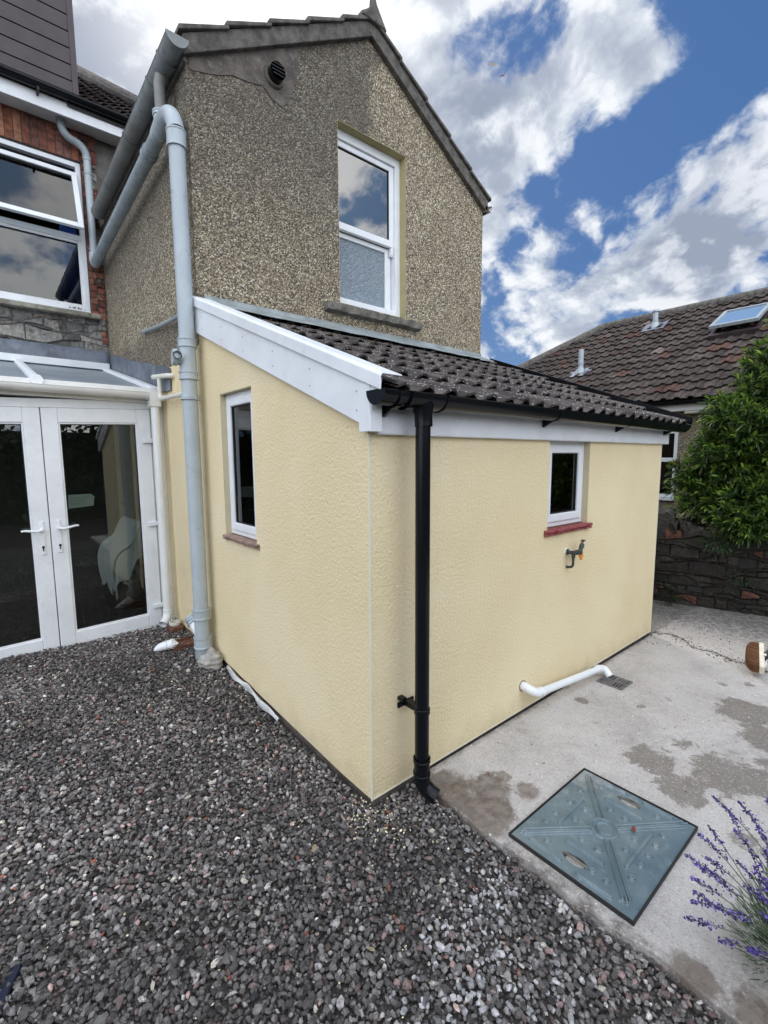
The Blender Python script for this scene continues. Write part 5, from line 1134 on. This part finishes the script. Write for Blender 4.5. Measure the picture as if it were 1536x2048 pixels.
tint2 = lambda r_: (lambda g, t: (g*1.3, g*.88, g*.76) if t < .10 else ((g*2.3, g*2.3, g*2.2) if t > .985 else (g, g, g)))(r_.uniform(.65, 1.3), r_.random())
Vd = Vector((1, 0, RSL)).normalized(); cosr = Vd.x
tile_roof('roof_tiles', (RX0-.05, BY1, RZ0), (0, -1, 0), Vd, BY1-BY0, (RIDX-RX0+.05)/cosr, .185, .262, .030, .088, 'tile_far', bg_, tints=tint2, sample=6, lift=.028, taper=.8,
          clip=lambda u, v: u > (v*cosr)-.05)
mb = MB(); z0 = RZ0-.03
mb.prism([(RX0, BY0, z0), (RX0, BY1, z0), (RIDX, HIPY, RIDZ-.03), (RIDX, BY0, RIDZ-.03)], (0, 0, -.04)); mb.prism([(RX0, BY1, z0), (13.4, BY1, z0), (RIDX, HIPY, RIDZ-.03)], (0, 0, -.04)); mb.prism([(13.4, BY1, z0), (13.4, BY0, z0), (RIDX, BY0, RIDZ-.03), (RIDX, HIPY, RIDZ-.03)], (0, 0, -.04)); mb.build('roof_deck', 'tile_far', bg_, col=True)
mb = MB()
def ridge_run(p, q, n, r=.105):
    p, q = Vector(p), Vector(q)
    for i in range(n):
        a, b = p.lerp(q, i/n), p.lerp(q, (i+1.04)/n); mb.tube([a, b], [r, r*.97], 12)
ridge_run((RIDX, BY0, RIDZ+.02), (RIDX, HIPY, RIDZ+.02), 26); ridge_run((RIDX, HIPY, RIDZ+.02), (RX0-.02, BY1+.02, RZ0+.04), 11); mb.build('ridge_tiles', 'verge', bg_, True)
bgut = thing('gutter', 'dark gutter on the eave of the neighbouring bungalow', 'gutter', (6.86, 0, 2.43)); mb = MB(); half_gutter(mb, (6.865, BY0, 2.44), (6.865, BY1, 2.44), .052); mb.build('trough', 'black', bgut, True)
rpz = lambda x: RZ0+RSL*(x-RX0)
Rn = Vector((-RSL, 0, 1)).normalized()
def roof_vent(x, y, h_, label):
    t = thing('roof_vent', label, 'vent', (x, y, rpz(x)), 'vent pipes on the bungalow roof'); b = Vector((x, y, rpz(x)))
    mb = MB(); mb.tube([b+Vector((0, 0, -.1)), b+Vector((0, 0, h_))], .050, 18); mb.collar(b+Vector((0, 0, h_*.45)), (0, 0, 1), .05, .03, .060); mb.build('pipe', 'grey_pipe', t, True)
    mb = MB(); Mf = rotm(b+Rn*.055, (0, 1, 0), tuple(-Vd)); mb.box(-.22, .22, -.17, .17, -.006, .004, M_=Mf); mb.build('flashing_skirt', 'lead', t)
    mb = MB(); mb.tube([b+Vector((0, 0, -.02)), b+Vector((0, 0, .14))], [.10, .056], 18); mb.build('flashing_cone', 'grey_pipe', t, True)
    if h_ < .38:
        mb = MB(); mb.tube([b+Vector((0, 0, h_)), b+Vector((0, 0, h_+.04))], [.075, .065], 18); mb.build('cap', 'grey_pipe', t, True)
roof_vent(8.12, 3.33, .50, 'taller grey vent pipe lower on the bungalow roof'); roof_vent(9.58, 2.52, .34, 'shorter capped vent pipe near the ridge of the bungalow roof')
# skylight
sk = thing('skylight', 'roof window standing slightly open on the bungalow roof', 'skylight', (9.0, .95, rpz(9.0)))
b = Vector((9.05, .90, rpz(9.05))); Mk = rotm(b+Rn*.06, (0, 1, 0), tuple(-Vd))
mb = MB()
for q in ((-.36, .36, -.50, -.44), (-.36, .36, .44, .52), (-.36, -.30, -.44, .44), (.30, .36, -.44, .44)): mb.box(*q, -.04, .05, M_=Mk)
mb.build('kerb_frame', 'cladding', sk)
Mk2 = Mk @ Matrix.Translation((0, -.44, .055)) @ Matrix.Rotation(radians(7), 4, 'X') @ Matrix.Translation((0, .44, 0))
mb = MB()
for q in ((-.35, .35, -.46, -.40), (-.35, .35, .40, .47), (-.35, -.29, -.40, .40), (.29, .35, -.40, .40)): mb.box(*q, -.015, .035, M_=Mk2)
mb.build('sash', 'grey_dark', sk)
mb = MB(); mb.box(-.29, .29, -.40, .40, .005, .012, M_=Mk2); o = mb.build('pane', None, sk)
k = mat('skylight_glass'); setc(k, (.20, .30, .42)); setr(k, .03); k.b.inputs['Specular IOR Level'].default_value = 1.0; k.b.inputs['IOR'].default_value = 1.9; o.data.materials.append(k.m)
mb = MB(); mb.box(-.34, .34, .52, .72, -.05, -.035, M_=Mk); mb.build('apron', 'lead', sk)
ll = MB(); ll.tube([(6.985, .52, 2.275), (6.985, 1.03, 2.275)], .028, 12); o = ll.build('soffit_lamp', 'soffit_light', None, True, base=(6.985, .8, 2.275)); tag(o, 'long unlit cream strip lamp under the bungalow eave', 'lamp')

# ------------------------------------------------------------------ foliage
def leaf_cloud(P, Dr, ln, wd, C, m, name, parent=None, base=None, curl=.25, seed=1):
    """P base points, Dr directions, ln lengths: pointed 4-quad leaves folded along the midrib"""
    r_ = np.random.default_rng(seed); n = len(P); Dr = Dr/np.linalg.norm(Dr, axis=1, keepdims=True)
    ref = np.tile([0., 0., 1.], (n, 1))+r_.normal(0, .35, (n, 3)); S = np.cross(Dr, ref); S /= np.linalg.norm(S, axis=1, keepdims=True)+1e-9; Nn = np.cross(S, Dr)
    L1 = ln[:, None]; W1 = wd[:, None]
    droop = -curl*L1*np.array([[0, 0, 1.]])
    pts = [P, P+Dr*L1*.35+S*W1*.5+Nn*W1*.18, P+Dr*L1*.38, P+Dr*L1*.35-S*W1*.5+Nn*W1*.18, P+Dr*L1*.72+S*W1*.40+Nn*W1*.14+droop*.4, P+Dr*L1*.75+droop*.4, P+Dr*L1*.72-S*W1*.40+Nn*W1*.14+droop*.4, P+Dr*L1+droop]
    V_ = np.stack(pts, 1).reshape(-1, 3); q = np.array([[0, 1, 2, 2], [0, 2, 3, 3], [1, 4, 5, 2], [2, 5, 6, 3], [4, 7, 5, 5], [5, 7, 6, 6]])
    tri = np.array([[0, 1, 2], [0, 2, 3], [1, 4, 5], [1, 5, 2], [2, 5, 6], [2, 6, 3], [4, 7, 5], [5, 7, 6]])
    F_ = (tri[None]+(np.arange(n)*8)[:, None, None]).reshape(-1, 3)
    return npmesh(name, V_, F_, np.repeat(C, 8, 0), m, parent, base, smooth=False)
bush = thing('laurel_bush', 'large glossy green evergreen bush spilling over the stone garden wall', 'bush', (5.3, -.8, .3))
r_ = np.random.default_rng(17)
lobes = [((5.15, -.42, 1.22), (.62, .70, .46)), ((5.15, -.10, 1.45), (.50, .50, .46)), ((5.25, -.42, 1.95), (.62, .60, .55)), ((5.35, -.68, 2.45), (.62, .60, .56)), ((5.3, -1.1, 1.6), (.8, .9, .9)), ((5.5, -1.25, 2.45), (.7, .8, .66)), ((5.5, -2.2, 1.7), (.9, 1.1, 1.0)),
         ((5.35, -.36, 2.30), (.36, .34, .34)), ((5.35, -.55, 2.84), (.24, .24, .26)), ((4.95, .14, 1.22), (.30, .34, .24)), ((4.95, -.02, 1.65), (.30, .32, .24)), ((4.75, -.50, 1.05), (.36, .55, .30)), ((5.45, -.95, 2.95), (.40, .42, .26)), ((5.6, -3.2, 1.6), (.9, 1.0, .9)),
         ((4.55, -.38, .93), (.20, .30, .15)), ((4.60, -.72, 1.0), (.25, .35, .22)), ((5.0, -.15, 1.95), (.28, .30, .22)), ((5.3, -.42, 3.02), (.13, .13, .20)), ((4.85, .30, 1.42), (.16, .16, .16)), ((5.05, .08, 2.12), (.16, .16, .16)), ((5.2, -.22, 2.62), (.15, .14, .18)), ((4.95, -.75, 2.0), (.25, .25, .25)), ((4.75, .05, 1.05), (.2, .26, .16))]
P = []; Dd = []; wts = []
for (c, s_) in lobes:
    c = np.array(c); s_ = np.array(s_); area = s_[0]*s_[1]+s_[1]*s_[2]+s_[0]*s_[2]
    nt_ = int(480*area/.75)
    for _ in range(nt_):                       # a sprig: 9-13 leaves whorled round a shoot tip
        v_ = r_.normal(size=3); v_ /= np.linalg.norm(v_); rad = r_.uniform(.55, 1.08)
        if v_[0] > .55: continue
        p = c+v_*s_*rad; out = v_*.75+np.array([-.15, .05, .45])+r_.normal(0, .25, 3); out /= np.linalg.norm(out)
        k_ = r_.integers(8, 13); a = np.linspace(0, 2*pi*1.6, k_)+r_.uniform(0, 6); t1 = np.cross(out, [0, 0, 1.]); t1 /= np.linalg.norm(t1)+1e-9; t2 = np.cross(out, t1)
        lean = np.linspace(1.25, .25, k_)
        for j in range(k_):
            dv = out*np.cos(lean[j])+(t1*np.cos(a[j])+t2*np.sin(a[j]))*np.sin(lean[j]); P.append(p+out*(-.05+.09*j/k_)); Dd.append(dv); wts.append(rad if j < k_*.6 else rad+.5)
P = np.array(P); Dd = np.array(Dd); wts = np.array(wts); n = len(P)
# keep the bush on its own side of the wall face (a little spill allowed low down)
side = (P-np.array(WA))@np.array(WN); keep = (side < .22) & ~((P[:, 2] < .86) & (side < .03)) & (P[:, 2] > .78); P, Dd, wts = P[keep], Dd[keep], wts[keep]; n = len(P)
g = r_.uniform(.5, 1.4, n)[:, None]; young = (wts > 1.3)[:, None]*r_.uniform(.3, 1, n)[:, None]
dead = r_.random(n) < .012
C = (np.array([[.05, .105, .020]])*(1-young)+np.array([[.22, .34, .05]])*young)*g
C[dead] = np.array([.28, .20, .05])
leaf_cloud(P, Dd, r_.uniform(.060, .12, n), r_.uniform(.014, .026, n), C, 'leaf', 'foliage', bush)
mb = MB()
for (c, s_) in lobes[:9]: 
    b0 = Vector((5.4, -.9+random.uniform(-.3, .3), 0)); mb.tube(arc(b0, (c[0]+.1, (c[1]-.9)/2, c[2]*.6), c, 6), [.035, .03, .027, .022, .018, .013, .008], 8)
mb.build('branches', 'trunk', bush, True)
def little_plant(name, c, rad, n, label, cat, col, seed, ln=(.03, .06)):
    r_ = np.random.default_rng(seed); v_ = r_.normal(size=(n, 3)); v_ /= np.linalg.norm(v_, axis=1, keepdims=True); v_[:, 0] = -abs(v_[:, 0])
    P = np.array(c)+v_*np.array(rad)*r_.uniform(.3, 1, n)[:, None]; C = np.array([col])*r_.uniform(.6, 1.3, n)[:, None]
    o = leaf_cloud(P, v_+np.array([-.3, 0, .3]), r_.uniform(*ln, n), r_.uniform(.012, .02, n), C, 'leaf', name, None, tuple(c)); return tag(o, label, cat)
little_plant('wall_fern', (4.36, -.18, .74), (.06, .16, .10), 130, 'green leafy sprig growing out of the stone wall face below the bush', 'plant', (.04, .09, .025), 3, (.04, .08))
little_plant('wall_weed', (4.28, .18, .13), (.05, .14, .10), 110, 'dark weed growing at the foot of the stone wall near the yellow house corner', 'plant', (.03, .05, .02), 4)
little_plant('wall_weed', (4.38, -.40, .42), (.05, .16, .10), 90, 'small dark creeping weed in the joints halfway up the stone wall', 'plant', (.03, .055, .02), 5)
hd = thing('hedge', 'dense dark garden hedge behind the photographer, reflected in the glass doors', 'hedge', (-1, -9, 0))
r_ = np.random.default_rng(77); n = 9000; P = np.stack([r_.uniform(-11, 8, n), -8.6+r_.normal(0, .35, n), r_.uniform(0, 1, n)**.8*3.2], 1); P[:, 2] *= 1+.25*np.sin(P[:, 0]*1.3)+.12*np.sin(P[:, 0]*3.7)
Dv = r_.normal(size=(n, 3))+np.array([0, .6, .3]); leaf_cloud(P, Dv, r_.uniform(.18, .32, n), r_.uniform(.10, .18, n), np.array([[.04, .08, .02]])*r_.uniform(.4, 1.6, n)[:, None], 'leaf', 'foliage', hd)
mb = MB(); mb.box(-11, 8, -9.1, -8.8, -.2, 2.4); mb.build('inner_stems', 'soil', hd)
# lavender
lav = thing('lavender', 'lavender clump with leaning purple flower spikes beside the manhole cover', 'lavender', (.50, -1.53, 0))
r_ = np.random.default_rng(23); base = np.array([.50, -1.53, .02])
T = [(0.599, -1.190, 0.42), (0.564, -1.238, 0.42), (0.459, -1.218, 0.40), (0.426, -1.200, 0.38), (0.328, -1.197, 0.36), (0.311, -1.225, 0.36), (0.275, -1.225, 0.34), (0.225, -1.248, 0.34), (0.232, -1.241, 0.30), (0.183, -1.242, 0.28), (0.181, -1.322, 0.28), (0.607, -1.262, 0.44), (0.561, -1.299, 0.45), (0.486, -1.333, 0.46), (0.625, -1.329, 0.48), (0.392, -1.336, 0.44), (0.338, -1.319, 0.42), (0.329, -1.362, 0.44), (0.383, -1.372, 0.47), (0.264, -1.354, 0.42), (0.223, -1.317, 0.34), (0.284, -1.385, 0.40), (0.365, -1.235, 0.36), (0.292, -1.271, 0.38), (0.273, -1.394, 0.46), (0.159, -1.394, 0.33), (0.479, -1.279, 0.42), (0.241, -1.401, 0.38)]
for _ in range(30):
    a = r_.uniform(-.2, 2*pi*.62); ra = r_.uniform(.1, .42); T.append((base[0]+.10+ra*cos(a-.4), base[1]-.02-ra*abs(sin(a)), r_.uniform(.38, .58)))
mb = MB(); FP = []; FC = []; FS = []; SP = []; SD = []
for i, t in enumerate(T):
    t = Vector(t); b0 = Vector(base)+Vector((r_.normal(0, .05), r_.normal(0, .045), 0)); midp = b0.lerp(t, .5)+Vector((.03+r_.normal(0, .02), -.01+r_.normal(0, .02), .05+r_.normal(0, .02)))
    pts = arc(b0, midp, t, 7); mb.tube(pts, [.0016]*len(pts), 5, False)
    ax = (pts[-1]-pts[-2]).normalized(); Ls = r_.uniform(.055, .105)
    nn = int(Ls/.0052)
    for k_ in range(nn):
        u_ = k_/nn; wsp = .0095*(1-.55*u_)
        if r_.random() < .06: continue
        for _ in range(4): FP.append(np.array(t-ax*Ls*.9+ax*Ls*u_)+r_.normal(0, 1, 3)*wsp*.62); FS.append(r_.uniform(.0024, .0046)); FC.append(np.array([.085, .055, .25])*r_.uniform(.25, 1.4) if r_.random() < .86 else np.array([.30, .22, .62]))
    for _ in range(4): FP.append(np.array(t-ax*(Ls*.9+r_.uniform(.012, .030)))+r_.normal(0, .003, 3)); FS.append(.0035); FC.append(np.array([.08, .05, .22]))
    for _ in range(3):
        u_ = r_.uniform(.2, .6); q = pts[int(u_*7)]; SP.append(np.array(q)); SD.append(np.array(ax)+r_.normal(0, .6, 3))
mb.build('stems', 'stem', lav, True)
Vg, Fg, Cg = stones(np.array(FP), np.array(FS), np.array(FC), 31); npmesh('flower_spikes', Vg, Fg, Cg, 'flower', parent=lav)
n = 2600; v_ = r_.normal(size=(n, 3)); v_ /= np.linalg.norm(v_, axis=1, keepdims=True); v_[:, 2] = abs(v_[:, 2])
P = base+np.array([.02, .10, .02])+v_*np.array([.17, .14, .30])*r_.uniform(.25, 1, n)[:, None]; SPa = np.array(SP); P = np.concatenate([P, SPa]); Dv = np.concatenate([v_+np.array([0, 0, .7]), np.array(SD)]); n = len(P)
C = np.array([[.10, .15, .085]])*r_.uniform(.5, 1.5, n)[:, None]; leaf_cloud(P, Dv, r_.uniform(.028, .05, n), r_.uniform(.003, .0045, n), C, 'lavleaf', 'leaves', lav)
little_plant('low_herb', (.50, -1.50, .03), (.10, .08, .06), 260, 'bright green low herb under the lavender at the picture corner', 'plant', (.09, .17, .03), 8, (.02, .035))

# ------------------------------------------------------------------ broom
br = thing('broom', 'yard broom with brown coco bristles and pale stock resting on the concrete', 'broom', (3.1, -.85, 0))
# head lies on its end; bristles point left/down, handle rises to the right
ha = Vector((.93, .22, .28)).normalized(); bdv = Vector((-.45, .72, -.10)); bdv = (bdv-ha*bdv.dot(ha)).normalized(); Mh = rotm((3.05, -.835, .110), ha, -bdv)
mb = MB(); mb.box(-.155, .155, .0, .032, -.032, .032, M_=Mh); mb.build('stock', 'stock', br, bevel=.006)
r_ = np.random.default_rng(41); n = 5200
u_ = r_.uniform(-.15, .15, n); v2 = r_.uniform(-.028, .028, n); a0 = np.array([Mh @ Vector((u_[i], .001, v2[i])) for i in range(n)]); lnb0 = 0; dirs = np.array([Mh.to_3x3() @ Vector((u_[i]*.5+r_.normal(0, .06), -1, v2[i]*5+r_.normal(0, .07))) for i in range(n)])
lnb = r_.uniform(.070, .084, n)*(1-.55*(abs(u_)/.15)**3.2); dirs /= np.linalg.norm(dirs, axis=1, keepdims=True); sd = np.cross(dirs, r_.normal(size=(n, 3))); sd /= np.linalg.norm(sd, axis=1, keepdims=True); a1 = a0+dirs*lnb[:, None]
Vb = np.stack([a0-sd*.0012, a0+sd*.0012, a1+sd*.0009, a1-sd*.0009], 1).reshape(-1, 3); Fb = (np.array([[0, 1, 2, 3]])[None]+(np.arange(n)*4)[:, None, None]).reshape(-1, 4)
npmesh('bristles', Vb, Fb, np.array([[.22, .105, .055]])*r_.uniform(.5, 1.4, n)[:, None], 'bristle', parent=br)
h0 = Mh @ Vector((0, .02, 0)); h1 = h0+Vector((.95, -.62, .75))
mb = MB(); mb.tube([h0+(h1-h0)*.12, h1], .0135, 14); mb.build('handle', 'wood', br, True)
mb = MB(); mb.tube([h0, h0+(h1-h0)*.13], [.026, .018], 14); mb.build('handle_socket', 'blackmatt', br, True)
mb = MB(); mb.tube([Mh @ Vector(p) for p in ((-.02, .034, -.05), (.02, .040, -.01), (-.01, .040, .04), (-.05, .030, .055), (-.075, .0, .06), (-.06, -.02, .058), (-.03, -.012, .058), (-.04, .02, .058))], .0075, 8); mb.build('white_tie', 'upvc', br, True)
# green tub on the wall at the frame edge
tb = MB(); c_ = Vector((4.62, -.72, .93)); tb.tube([c_, c_+Vector((0, 0, .10)), c_+Vector((0, 0, .12)), c_+Vector((0, 0, .14))], [.10, .12, .135, .135], 24, False); tb.tube([c_+Vector((0, 0, .14)), c_+Vector((0, 0, .02))], [.125, .10], 24); o = tb.build('tub', 'greenplastic', None, True, base=tuple(c_)); tag(o, 'green plastic tub rim on the stone wall at the right edge', 'tub')

sc.render.engine = 'CYCLES'; sc.cycles.max_bounces = 7; sc.cycles.transparent_max_bounces = 12; sc.cycles.caustics_reflective = False; sc.cycles.caustics_refractive = False
